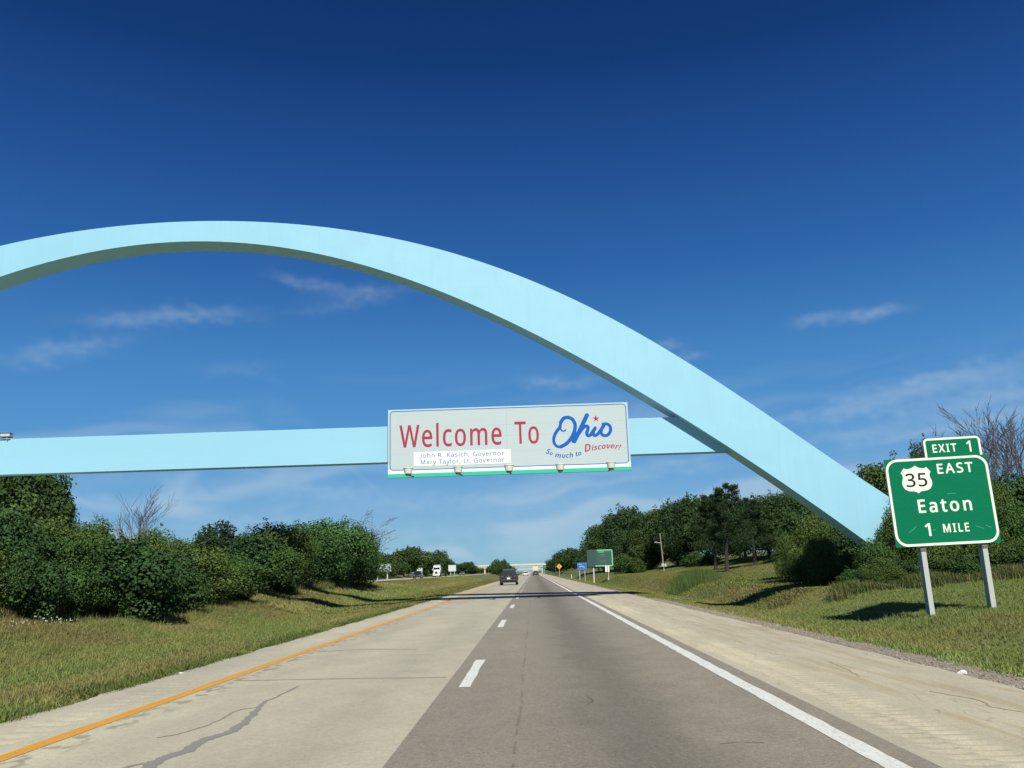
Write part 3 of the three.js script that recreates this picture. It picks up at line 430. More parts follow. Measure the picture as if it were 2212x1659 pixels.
// reeds in the ditch
{
  const r = rng(31), pos = [], col = [];
  for (let k = 0; k < 2600; k++) { const u = (r() + r() + r()) / 3, c = at(1415 + 165 * u, 1262, 72 + 16 * r()), y = gy(c.x, c.z) - .05, h = (.35 + .8 * r()) * (.6 + 1.2 * u * (1 - u) * 2) * (.6 + .6 * vnoise(c.x * .8, c.z * .3, 2)), a = r() * 6.28, w = .03; pos.push(c.x - w * Math.cos(a), y, c.z - w * Math.sin(a), c.x + w * Math.cos(a), y, c.z + w * Math.sin(a), c.x + (r() - .5) * .5, y + h, c.z + (r() - .5) * .4); const v = .7 + .6 * r(); for (let q = 0; q < 3; q++) col.push(.075 * v, .12 * v, .034 * v); }
  const g = new THREE.BufferGeometry(); g.setAttribute('position', new THREE.Float32BufferAttribute(pos, 3)); g.setAttribute('color', new THREE.Float32BufferAttribute(col, 3)); g.computeVertexNormals();
  const m = new THREE.Mesh(g, leafMat); m.name = numbered('reed_patch'); m.castShadow = m.receiveShadow = true; tag(m, 'patch of tall green reeds in the right-hand ditch', 'reeds', null, 'stuff'); scene.add(m);
}

// ---------------------------------------------------------------- arch
const ZA = 44, XC = -19.0;
const arcOut = (d) => { d = Math.abs(d); const f = (q) => 21.11 - .00969 * q * q - 4.71e-6 * q ** 4 + 2.257e-9 * q ** 6; return d < 36.5 ? f(d) : f(36.5) + (f(36.5) - f(36)) / .5 * (d - 36.5); };
const arcIn = (d) => { d = Math.abs(d); const f = (q) => 19.92 - .01724 * q * q + 3.98e-6 * q ** 4 - 9.16e-10 * q ** 6; return d < 35 ? f(d) : f(35) + (f(35) - f(34.5)) / .5 * (d - 35); };
{
  const t = tex(512, 512, (i, j) => { const n = fbm(i / 60, j / 60, 4, 401), g = hash2(i, j, 403); const st = fbm(i / 9, j / 130, 3, 405); const v = .96 + .07 * (n - .5) + .02 * (g - .5) - .022 * sstep(.54, .74, st); return [.315 * v, .635 * v, .80 * v]; });
  t.repeat.set(.12, .12);
  const paint = std([1, 1, 1], .55, 0, { map: t });
  const o = thing('welcome_arch', 'pale blue steel arch spanning the highway with a straight cross beam', 'arch');
  const sh = new THREE.Shape(), N = 110, D = 46; let first = true;
  for (let k = 0; k <= N; k++) { const d = lerp(-D, D, k / N), y = Math.max(-1.2, arcOut(d)); first ? sh.moveTo(XC + d, y) : sh.lineTo(XC + d, y); first = false; }
  const DI = 40; for (let k = N; k >= 0; k--) { const d = lerp(-DI, DI, k / N); sh.lineTo(XC + d, Math.max(-1.3, arcIn(d))); }
  const g = new THREE.ExtrudeGeometry(sh, { depth: 1.5, bevelEnabled: false, steps: 1 }); g.translate(0, 0, -ZA - 1.5);
  part('arch', g, paint, o);
  const bx0 = XC - 30.5, bx1 = XC + 30.5, y0 = 7.28, y1 = 9.2;
  part('beam', rbox(bx1 - bx0, y1 - y0, .7, .02, (bx0 + bx1) / 2, (y0 + y1) / 2, -ZA - .85), paint, o);
}
// sign on the beam
const canvas = (w, h) => { const c = document.createElement('canvas'); c.width = w; c.height = h; return [c, c.getContext('2d')]; };
function ctex(c) { const t = new THREE.CanvasTexture(c); t.colorSpace = THREE.SRGBColorSpace; t.anisotropy = 8; t.magFilter = THREE.LinearFilter; return t; }
function fit(x, s, font, x0, x1, y0, y1, color, capRatio = .72, stroke = 0, track = 0) { x.save(); x.font = font; x.letterSpacing = `${track}px`; const px = parseFloat(font.match(/(\d+)px/)[1]); const m = x.measureText(s).width - track; x.fillStyle = color; x.translate(x0, y1); x.scale((x1 - x0) / m, (y1 - y0) / (px * capRatio)); x.fillText(s, 0, 0); if (stroke) { x.strokeStyle = color; x.lineWidth = stroke; x.lineJoin = 'round'; x.strokeText(s, 0, 0); } x.restore(); }
{
  const W = 2048, H = 580, [c, x] = canvas(W, H), G = '#b9c8ca';
  x.fillStyle = '#b6d0d4'; x.fillRect(0, 0, W, H);
  x.fillStyle = '#e6f2e4'; x.fillRect(0, H * .88, W, H);
  x.strokeStyle = '#3f63b4'; x.lineWidth = 7; x.fillStyle = G; x.beginPath(); x.roundRect(W * .0085, H * .026, W * .983, H * .865, 30); x.fill(); x.stroke();
  // faint sheet joints and weathering of the panel face
  const r = rng(3); for (let k = 0; k < 900; k++) { x.fillStyle = `rgba(${r() < .5 ? '150,175,175' : '215,232,228'},${.05 + .08 * r()})`; x.fillRect(W * .02 + r() * W * .95, H * .05 + r() * H * .8, 20 + 160 * r(), 1 + 2 * r()); }
  x.fillStyle = 'rgba(120,140,145,.35)'; x.fillRect(W * .4935, H * .04, 3, H * .84); for (const v of [.27, .43, .66]) x.fillRect(W * .012, H * v, W * .976, 1.5);
  const red = '#a43e52', blue = '#1c61b8';
  fit(x, 'Welcome', '200px sans-serif', W * .047, W * .4765, H * .236, H * .56, red, .72, 3.5, 12);
  fit(x, 'To', '200px sans-serif', W * .527, W * .631, H * .236, H * .56, red, .72, 3.5, 12);
  x.fillStyle = '#ecf5e6'; x.fillRect(W * .107, H * .636, W * .401, H * .205);
  fit(x, 'John R. Kasich, Governor', '100px sans-serif', W * .134, W * .481, H * .655, H * .722, '#7f97c4');
  fit(x, 'Mary Taylor, Lt. Governor', '100px sans-serif', W * .133, W * .481, H * .750, H * .818, '#7f97c4');
  // hand-drawn lettering, coordinates of an enlargement turned into panel units
  x.save();
  const a = .3428 * W / 1870, d = .3428 * H / 530, ex = (1327 - 150) * W / 1870, b = .3428 * 57 / 1870 * H / 530, fy = (63.2 - 125 + 57 * (1327 - 150) / 1870) * H / 530;
  x.transform(a, b, 0, d, ex, fy); x.lineCap = 'round'; x.lineJoin = 'round'; x.strokeStyle = blue;
  const curve = (p, w0, w1 = w0) => { const q = new THREE.CatmullRomCurve3(p.map(([u, v]) => new THREE.Vector3(u, v, 0)), false, 'centripetal'), n = 90; let l = q.getPoint(0); for (let k = 1; k <= n; k++) { const e = q.getPoint(k / n); x.lineWidth = lerp(w0, w1, k / n); x.beginPath(); x.moveTo(l.x, l.y); x.lineTo(e.x, e.y); x.stroke(); l = e; } };
  curve([[600, 645], [550, 675], [500, 655], [474, 590], [490, 480], [560, 385], [655, 362], [750, 400], [805, 490], [812, 590], [775, 720], [700, 850], [590, 965], [470, 1028], [380, 1015], [325, 945], [318, 850], [350, 750], [410, 655], [465, 590]], 30, 74); curve([[490, 480], [560, 385], [655, 362], [750, 400], [805, 490], [812, 590], [775, 720], [700, 850], [590, 965], [470, 1028]], 80);
  curve([[474, 590], [480, 520], [510, 445]], 66);
  curve([[1092, 312], [1000, 490], [900, 680], [780, 905]], 92); curve([[790, 700], [745, 850], [760, 900]], 90);
  curve([[900, 720], [985, 610], [1060, 560], [1100, 575], [1095, 640], [1068, 720], [1085, 775], [1140, 770], [1200, 690], [1265, 605]], 72); curve([[1265, 605], [1215, 710], [1235, 775], [1300, 755], [1380, 660], [1440, 570]], 70);
  curve([[1445, 520], [1520, 512], [1590, 550], [1610, 630], [1580, 720], [1510, 775], [1430, 770], [1392, 710], [1410, 630], [1460, 560]], 70);
  x.fillStyle = red; x.beginPath(); for (let k = 0; k < 10; k++) { const t = -Math.PI / 2 + k * Math.PI / 5 - .03, R = k % 2 ? 32 : 80; x[k ? 'lineTo' : 'moveTo'](1292 + R * Math.cos(t), 390 + R * Math.sin(t)); } x.fill();
  const letters = (str, p, size, color, sk = -.2, first = size) => { x.fillStyle = color; const wd = str.split('').map((ch, k) => { x.font = `bold ${k ? size : first}px sans-serif`; return x.measureText(ch).width; }), tot = wd.reduce((u, v) => u + v); let acc = 0; str.split('').forEach((ch, k) => { const [u, v, rot] = p(acc / tot); acc += wd[k]; x.font = `bold ${k ? size : first}px sans-serif`; x.save(); x.translate(u, v); x.rotate(rot); x.transform(p.sx || 1, 0, sk, 1, 0, 0); x.fillText(ch, 0, 0); x.restore(); }); };
  letters('So', (t) => [lerp(112, 270, t), lerp(1168, 1225, t), .35], 118, '#2f66b0', -.2, 165);
  letters('much', (t) => [lerp(316, 745, t), 1258 + 26 * Math.sin(t * 2.6) - 12 * t, lerp(.16, -.14, t)], 150, '#2f66b0');
  letters('to', (t) => [lerp(790, 925, t), lerp(1245, 1215, t), -.2], 142, '#2f66b0');
  letters('Discover!', (t) => [lerp(985, 1790, t), 1155 - 95 * Math.sin(Math.min(1, t * 1.3) * 1.5) + (t > .78 ? (t - .78) * 190 : 0), lerp(-.2, .22, t)], 172, '#a64a60', -.28, 235);
  x.restore();
  const TL = at(838, 885, ZA - .25), BR = at(1366, 1017, ZA - .25), w = 12.55, h = 3.58, cx = (TL.x + BR.x) / 2 - .02, cy = (TL.y + BR.y) / 2;
  const o = thing('welcome_sign', 'long pale state welcome sign with red and blue lettering mounted on the arch beam', 'sign', [cx, cy - h / 2, -(ZA - .25)]);
  const alu = std([.55, .58, .58], .5, .6), face = flat(ctex(c));
  part('panel', box(w, h, .10, 0, h / 2, -.055), alu, o);
  const f = new THREE.PlaneGeometry(w, h * .945); f.translate(0, h * .055 + h * .945 / 2, 0); f.attributes.uv.array.forEach((v, k, arr) => { if (k % 2) arr[k] = .055 + v * .945; }); part('printed_face', f, face, o).userData.label = 'pale face reading Welcome To Ohio';
  part('name_plate', new RoundedBoxGeometry(w * .401, h * .205, .012, 1, .004).translate(w * (.107 + .2005 - .5), h * (1 - .636 - .1025), .0), std([.84, .88, .77], .6), o).position.z = .004;
  { const [c2, x2] = canvas(1024, 148); x2.fillStyle = '#edf6e6'; x2.fillRect(0, 0, 1024, 148); fit(x2, 'John R. Kasich, Governor', '100px sans-serif', 68, 955, 16, 62, '#6f88be', .72, 3, 5); fit(x2, 'Mary Taylor, Lt. Governor', '100px sans-serif', 66, 955, 84, 131, '#6f88be', .72, 3, 5); const p = new THREE.PlaneGeometry(w * .401, h * .205); p.translate(w * (.107 + .2005 - .5), h * (1 - .636 - .1025), .013); part('name_print', p, flat(ctex(c2)), o); }
  part('green_sill', box(w, h * .055, .14, 0, h * .0275, .002), std([.03, .50, .32], .6), o);
  // flood lamps on arms
  const head = std([.76, .78, .73], .5, 0), armM = std([.16, .15, .14], .7, .3);
  [305, 690, 1083, 1478, 1870].forEach((zx, k) => {
    const p = at((900 + zx / 3.16) * .8848, (960 + [604, 594, 582, 574, 560][k] / 3.16) * .8848, ZA - 1.95), lx = p.x - cx, ly = p.y - (cy - h / 2), lz = 1.7;
    const l = new THREE.Group(); l.name = 'flood_lamp'; l.position.set(lx, ly, lz); o.add(l);
    part('lamp_head', [new THREE.CylinderGeometry(.235, .175, .27, 18).translate(0, .02, 0), new THREE.CylinderGeometry(.25, .25, .035, 18).translate(0, .165, 0)], head, l);
    part('lamp_base', new THREE.CylinderGeometry(.15, .11, .10, 14).translate(0, -.16, 0), armM, l);
    const tx = (900 + [345, 720, 1098, 1478, 1855][k] / 3.16) * .8848, e = at(tx, 1030 - k * 3.4, ZA - .3);
    part('arm', rod([0, -.18, 0], [e.x - p.x, e.y - p.y + .02, -lz + .04], .04, .04, 8), armM, l);
  });
}
// lamp fixture on top of the beam at the far left
{
  const p = at(9, 937, ZA + .3), o = thing('beam_floodlight', 'small twin-bar floodlight fixture standing on top of the arch beam', 'lamp', [p.x, 9.2, -ZA - .5]);
  const grey = std([.6, .62, .56], .6, .2), dark = std([.1, .1, .1], .6, .3);
  part('stem', rod([.12, -.02, .1], [.12, .12, .1], .03), grey, o); part('housing', rbox(.52, .16, .3, .02, 0, .2, 0), grey, o);
  part('frame', [box(.56, .04, .32, 0, .30, 0), box(.56, .035, .32, 0, .105, 0), box(.035, .2, .32, -.27, .2, 0)], dark, o);
}

// ---------------------------------------------------------------- exit sign
const steel = std([.50, .54, .50], .6, .1), greenMat = std([.004, .185, .105], .5);
{
  const Z = 26, C = [[1908, 990], [2124, 985], [2165, 1173], [1942, 1181]].map(([a, b]) => at(a, b, Z)), w = (C[0].distanceTo(C[1]) + C[2].distanceTo(C[3])) / 2, h = (C[0].distanceTo(C[3]) + C[1].distanceTo(C[2])) / 2;
  const cen = C.reduce((s, p) => s.add(p), new THREE.Vector3()).multiplyScalar(.25);
  const o = thing('exit_sign', 'large green exit sign on two steel posts beside the right shoulder', 'sign', [cen.x, cen.y, -Z]);
  o.rotation.z = .022; o.rotation.y = -.05;
  const green = '#00734f', white = '#eef3e4';
  const [c, x] = canvas(1024, Math.round(1024 * h / w)), W = 1024, H = c.height;
  x.fillStyle = green; x.fillRect(0, 0, W, H); const r = rng(8); for (let k = 0; k < 500; k++) { x.fillStyle = `rgba(${r() < .5 ? '0,110,80' : '20,150,112'},${.05 + .1 * r()})`; x.fillRect(r() * W, r() * H, 30 + 150 * r(), 2 + 5 * r()); }
  x.strokeStyle = white; x.lineWidth = 25; x.beginPath(); x.roundRect(15, 15, W - 30, H - 30, 110); x.stroke();
  // route shield
  x.save(); x.translate(W * .29, H * .245); x.scale(W * .142, H * .158); x.fillStyle = white; x.beginPath(); x.moveTo(-.78, -.86); x.quadraticCurveTo(-.62, -.74, -.42, -.80); x.quadraticCurveTo(-.18, -.84, 0, -1.02); x.quadraticCurveTo(.18, -.84, .42, -.80); x.quadraticCurveTo(.62, -.74, .78, -.86); x.lineTo(1.03, -.52); x.quadraticCurveTo(.84, -.3, .98, .02); x.quadraticCurveTo(1.1, .36, .88, .66); x.quadraticCurveTo(.66, .86, .34, .84); x.quadraticCurveTo(.12, .86, 0, 1.02); x.quadraticCurveTo(-.12, .86, -.34, .84); x.quadraticCurveTo(-.66, .86, -.88, .66); x.quadraticCurveTo(-1.1, .36, -.98, .02); x.quadraticCurveTo(-.84, -.3, -1.03, -.52); x.closePath(); x.fill(); x.restore();
  fit(x, '35', '200px sans-serif', W * .178, W * .398, H * .175, H * .325, '#20282c', .72, 5, 8);
  fit(x, 'EAST', '200px sans-serif', W * .492, W * .85, H * .082, H * .192, white, .72, 8, 26);
  fit(x, 'Eaton', '200px sans-serif', W * .25, W * .79, H * .478, H * .622, white, .72, 8, 26);
  fit(x, '1', '200px sans-serif', W * .285, W * .385, H * .748, H * .885, white, .72, 8, 26); fit(x, 'MILE', '200px sans-serif', W * .463, W * .724, H * .765, H * .857, white, .72, 8, 26);
  x.strokeStyle = 'rgba(190,225,205,.55)'; x.lineWidth = 4; for (const q of [[.14, .84, .19, .80, .22, .77], [.56, .43, .60, .425, .645, .427], [.78, .80, .82, .82, .86, .835], [.88, .80, .91, .82, .93, .83], [.37, .83, .385, .82, .40, .83]]) { x.beginPath(); x.moveTo(q[0] * W, q[1] * H); x.lineTo(q[2] * W, q[3] * H); x.lineTo(q[4] * W, q[5] * H); x.stroke(); }
  part('panel', box(w, h, .05, 0, 0, -.03), std([.45, .47, .46], .5, .6), o);
  part('printed_face', new THREE.PlaneGeometry(w, h), flat(ctex(c)), o).userData.label = 'green face reading 35 East, Eaton, 1 Mile';
  // exit number plate
  const tw = w * .56, th = h * .225, tx = w * .185, ty = h / 2 + th / 2 - .01; const [c2, y] = canvas(1024, Math.round(1024 * th / tw)), H2 = c2.height;
  y.fillStyle = green; y.fillRect(0, 0, 1024, H2); y.strokeStyle = white; y.lineWidth = 38; y.beginPath(); y.roundRect(24, 24, 976, H2 + 60, 60); y.stroke();
  fit(y, 'EXIT', '200px sans-serif', 140, 585, H2 * .35, H2 * .75, white, .72, 8, 26); fit(y, '1', '200px sans-serif', 750, 890, H2 * .25, H2 * .80, white, .72, 8, 26);
  part('exit_plate', box(tw, th, .04, tx, ty, -.02), std([.45, .47, .46], .5, .6), o); { const p = new THREE.PlaneGeometry(tw, th); p.translate(tx, ty, .004); part('exit_plate_face', p, flat(ctex(c2)), o); }
  // I-beam posts with breakaway joints
  for (const [tpx, bpx, bpy] of [[1992, 2022, 1350], [2125, 2150, 1322]]) {
    const b = at(bpx, bpy, Z), yG = gy(b.x, b.z), q = o.worldToLocal(new THREE.Vector3(b.x, yG - .3, -Z - .12)), topX = (tpx - 1942) / (2165 - 1942) * w - w / 2 + .12;
    o.updateMatrixWorld(); const q2 = o.worldToLocal(new THREE.Vector3(b.x, yG - .3, -Z - .12));
    const p = new THREE.Group(); p.name = 'post'; o.add(p);
    const seg = (g) => { g.applyMatrix4(new THREE.Matrix4().makeShear(0, 0, (topX - q2.x) / (h / 2 - q2.y), 0, 0, 0)); return g; };
    const len = h * .45 - q2.y, mid = (h * .45 + q2.y) / 2, k = (topX - q2.x) / (h * .45 - q2.y);
    const beamG = mergeGeometries([box(.14, len, .014, 0, mid, .13), box(.14, len, .014, 0, mid, -.13), box(.012, len, .246, 0, mid, 0)].map(plain));
    const pa = beamG.attributes.position; for (let n = 0; n < pa.count; n++) pa.setX(n, pa.getX(n) + q2.x + k * (pa.getY(n) - q2.y)); pa.needsUpdate = true; beamG.translate(0, 0, -.20); part('shaft', beamG, steel, p);
    const jy = -h / 2 - .12, jx = q2.x + k * (jy - q2.y); part('breakaway_joint', [box(.17, .03, .30, jx, jy, -.20), box(.16, .16, .02, jx, jy + .06, -.055), rod([jx - .04, jy + .1, -.05], [jx - .04, jy + .1, -.03], .015), rod([jx + .04, jy + .1, -.05], [jx + .04, jy + .1, -.03], .015), rod([jx - .04, jy + .03, -.05], [jx - .04, jy + .03, -.03], .015), rod([jx + .04, jy + .03, -.05], [jx + .04, jy + .03, -.03], .015)], std([.2, .21, .2], .6, .5), p);
  }
}
// ---------------------------------------------------------------- smaller signs
function postedSign(name, label, category, Z, px0, px1, py0, py1, face, posts, group, thick = .04, back) {
  const a = at(px0, py0, Z), b = at(px1, py1, Z), w = b.x - a.x, h = Math.abs(a.y - b.y) - Math.abs(w) * .0, cx = (a.x + b.x) / 2, cy = (a.y + b.y) / 2, g = gy(cx, -Z), o = thing(name, label, category, [cx, g, -Z], group);
  part('panel', box(w, h, thick, 0, cy - g, -.03), back || std([.5, .52, .5], .5, .5), o);
  if (face) { const p = new THREE.PlaneGeometry(w, h); p.translate(0, cy - g, .0 + thick); part('printed_face', p, face, o); }
  for (const [f, r] of posts) { const x = (f - .5) * w; part('post', box(r, cy - g + h * .3 + .4, r * .8, x, (cy - g + h * .3 - .4) / 2, -.06 - r), steel, o); }
  return o;
}
{ // dark green guide sign, its face mostly faded dark, pale edge
  const [c, x] = canvas(512, 320); x.fillStyle = '#1d6a55'; x.fillRect(0, 0, 512, 320); x.fillStyle = '#2c4f4c'; x.fillRect(0, 0, 190, 320); x.fillStyle = '#35564f'; x.fillRect(190, 55, 270, 230);
  x.strokeStyle = '#8fcfae'; x.lineWidth = 17; x.beginPath(); x.moveTo(200, 12); x.lineTo(470, 12); x.quadraticCurveTo(500, 12, 500, 42); x.lineTo(500, 278); x.quadraticCurveTo(500, 308, 470, 308); x.lineTo(160, 308); x.stroke();
  x.fillStyle = '#6fbf9b'; x.fillRect(222, 38, 120, 16); x.fillStyle = 'rgba(150,165,150,.35)'; x.fillRect(250, 95, 110, 14); x.fillRect(270, 120, 80, 12); x.fillRect(260, 215, 120, 14);
  postedSign('guide_sign', 'dark green guide sign with pale edge on two posts by the right bank', 'sign', 150, 1267, 1325, 1188, 1223, std([1, 1, 1], .55, 0, { map: ctex(c) }), [[.24, .22], [.79, .22]]);
  const p = at(1312, 1235, 149.5), g = gy(p.x, p.z); const b = thing('control_box', 'white metal box on the post of the dark guide sign', 'box', [at(1312, 1230, 149.4).x, 0, -149.4]); const yy = at(1312, 1229, 149.4).y; part('cabinet', [rbox(.34, 1.05, .3, .03, -.22, yy, 0), rbox(.30, 1.05, .3, .03, .18, yy, 0)], std([.78, .80, .72], .6), b); part('bracket', box(.4, .08, .5, 0, yy, -.3), steel, b);
}
{ const [c, x] = canvas(256, 170); x.fillStyle = '#2465bd'; x.fillRect(0, 0, 256, 170); x.strokeStyle = '#6fa0da'; x.lineWidth = 8; x.strokeRect(8, 8, 240, 154); x.fillStyle = '#8db9ea'; x.fillRect(30, 28, 105, 16); x.fillRect(52, 78, 140, 20); x.fillRect(52, 118, 40, 14); x.fillRect(145, 118, 70, 14); x.fillStyle = '#1b4c9a'; x.fillRect(140, 26, 26, 22); x.fillRect(105, 112, 26, 22);
  postedSign('blue_sign', 'small blue service sign on two thin posts right of the road', 'sign', 158, 1247, 1267.5, 1216, 1230, std([1, 1, 1], .55, 0, { map: ctex(c) }), [[.22, .1], [.78, .08]]); }
{ // yellow diamond
  const Z = 250, p = at(1208, 1223.5, Z), s = 1.12, g = gy(p.x, -Z), o = thing('warning_sign', 'yellow diamond warning sign with a black arrow right of the road', 'sign', [p.x, g, -Z]), y = p.y - g;
  const d = new THREE.BoxGeometry(s, s, .03); d.rotateZ(Math.PI / 4); d.translate(0, y, 0); part('panel', d, std([.78, .50, .035], .55), o);
  const a = new THREE.Shape(); a.moveTo(-.09, -.35); a.lineTo(.09, -.35); a.lineTo(.09, -.05); a.lineTo(.24, -.05); a.lineTo(0, .38); a.lineTo(-.24, .08); a.lineTo(-.09, .05); const ag = new THREE.ExtrudeGeometry(a, { depth: .004, bevelEnabled: false }); ag.translate(0, y, .016); part('arrow', ag, std([.05, .035, .01], .7), o);
  part('post', box(.09, y + .3, .06, .0, (y - .3) / 2, -.05), steel, o);
}
{ const sb = std([.50, .57, .58], .6, .1), sl = std([.60, .66, .64], .6, .1);
  postedSign('sign_back', 'wide pale back of a sign beside the opposite carriageway', 'sign', 236, 808, 845, 1219, 1234, null, [[.2, .22], [.77, .3]], null, .06, sb);
  postedSign('sign_back', 'small pale sign back above the dark oncoming car', 'sign', 318, 900.5, 912.5, 1227, 1237, null, [[.5, .16]], null, .06, sl);
  postedSign('sign_back', 'square pale sign back on two posts right of the white truck', 'sign', 252, 968.5, 985, 1221, 1234, null, [[.28, .14], [.78, .14]], null, .06, sl);
  postedSign('far_green_sign', 'small far green sign under the overpass edge', 'sign', 500, 1172, 1180, 1221, 1228, std([.02, .22, .14], .6), [[.5, .14]], null, .05);
  const p = at(1234, 1229, 190), g = gy(p.x, p.z), o = thing('delineator', 'short pale roadside delineator post on the green slope', 'post', [p.x, g, p.z]); part('stake', box(.14, 1.3, .05, 0, .55, 0), std([.62, .66, .50], .7), o); part('reflector', box(.1, .2, .01, 0, 1.05, .032), std([.8, .82, .75], .4), o);
}
// utility pole with arm lamp on the right bank
{ const b = at(1433.5, 1214, 165), y = gy(b.x, b.z), h = at(1427, 1152, 165).y - y, o = thing('utility_pole', 'grey wooden utility pole with arm lamp on the right bank', 'pole', [b.x, y, b.z]); const wood = std([.34, .32, .27], .9), pale = std([.5, .52, .47], .6);
  part('pole', rod([0, -.4, 0], [-.35, h, 0], .12, .08, 10), wood, o); part('lamp_arm', rod([-.27, h * .74, 0], [-1.15, h * .77, 0], .05), pale, o); part('lamp_head', rbox(.5, .14, .22, .04, -1.25, h * .77, 0), pale, o); part('brace', rod([-.2, h * .52, 0], [.25, h * .46, 0], .03), wood, o); part('meter_box', [rbox(.42, .6, .3, .03, -.25, 1.2, .22), rbox(.38, .55, .3, .03, .25, 1.15, .22)], pale, o); }

// ---------------------------------------------------------------- overpasses
function overpass(label, Z, x0, x1, y0, y1, slope, piers) {
  const o = thing('overpass', label, 'bridge', [0, 0, -Z]), conc = std([.60, .58, .47], .9), pierM = std([.55, .55, .46], .9), w = x1 - x0, cx = (x0 + x1) / 2, tilt = (g) => { const p = g.attributes.position; for (let k = 0; k < p.count; k++) p.setY(k, p.getY(k) + (p.getX(k) - cx) * slope); return g; };
  part('parapet', [tilt(box(w, y1 - y0 - .9, .35, cx, (y1 + y0 + .9) / 2, 0)), tilt(box(w, y1 - y0 - .9, .35, cx, (y1 + y0 + .9) / 2, -10))], conc, o);
  part('deck', tilt(box(w, .35, 9.6, cx, y0 + .72, -5)), conc, o);
  for (let k = 0; k < 5; k++) part('girder', tilt(box(w, .55, .4, cx, y0 + .25, -.5 - k * 2.2)), conc, o);
  for (const x of piers) { const p = new THREE.Group(); p.name = 'pier'; o.add(p); const top = y0 - .03 + (x - cx) * slope, g = Math.min(gy(x, -Z), gy(x, -Z - 9)) - .6; part('cap', box(1.3, .6, 10.4, x, top - .3, -5), pierM, p); for (const z of [-.9, -5, -9.1]) part('column', new THREE.CylinderGeometry(.62, .62, top - .6 - g, 14).translate(x, (top - .6 + g) / 2, z), pierM, p); }
  return o;
}
overpass('pale concrete overpass crossing the highway in the distance', 680, -53, 34, 5.1, 7.3, 0, [-38, -16, 7.0]);
overpass('second farther overpass seen beneath the first one', 1900, -46, 60, 4.7, 7.3, 0, [-15, 10]);

// ---------------------------------------------------------------- vehicles
const glassM = new THREE.MeshPhysicalMaterial({ color: lin(.012, .018, .022), roughness: .12, clearcoat: .4, side: THREE.DoubleSide }), tyreM = std([.018, .018, .018], .9), rimM = std([.35, .36, .37], .35, .8), trimM = std([.03, .03, .032], .6), redM = std([.16, .022, .032], .3), chromeM = std([.8, .8, .8], .12, 1), plateM = std([.75, .76, .72], .5), lampM = std([.8, .8, .76], .15, .2);
const carPaint = (c, rough = .28) => new THREE.MeshPhysicalMaterial({ color: lin(...c), roughness: rough, clearcoat: 1, clearcoatRoughness: .08, side: THREE.DoubleSide });
// forward is -z; side profile [z, y]
function side(profile, w, taper, y0, bevel = .06) { const s = new THREE.Shape(); profile.forEach(([z, y], k) => s[k ? 'lineTo' : 'moveTo'](z, y)); const g = new THREE.ExtrudeGeometry(s, { depth: w - bevel * 2, bevelEnabled: true, bevelSize: bevel, bevelThickness: bevel, bevelSegments: 3, steps: 1 }); g.translate(0, 0, -(w - bevel * 2) / 2); g.rotateY(-Math.PI / 2); const p = g.attributes.position; for (let k = 0; k < p.count; k++) { const y = p.getY(k); if (y > y0) p.setX(k, p.getX(k) * (1 - taper * (y - y0))); } g.computeVertexNormals(); return g; }
function wheel(o, x, y, z, r, w) { const g = new THREE.Group(); g.name = 'wheel'; g.position.set(x, y, z); o.add(g); const t = new THREE.CylinderGeometry(r, r, w, 24); t.rotateZ(Math.PI / 2); part('tyre', t, tyreM, g); const q = new THREE.CylinderGeometry(r * .6, r * .6, w + .02, 18); q.rotateZ(Math.PI / 2); part('rim', q, rimM, g); }
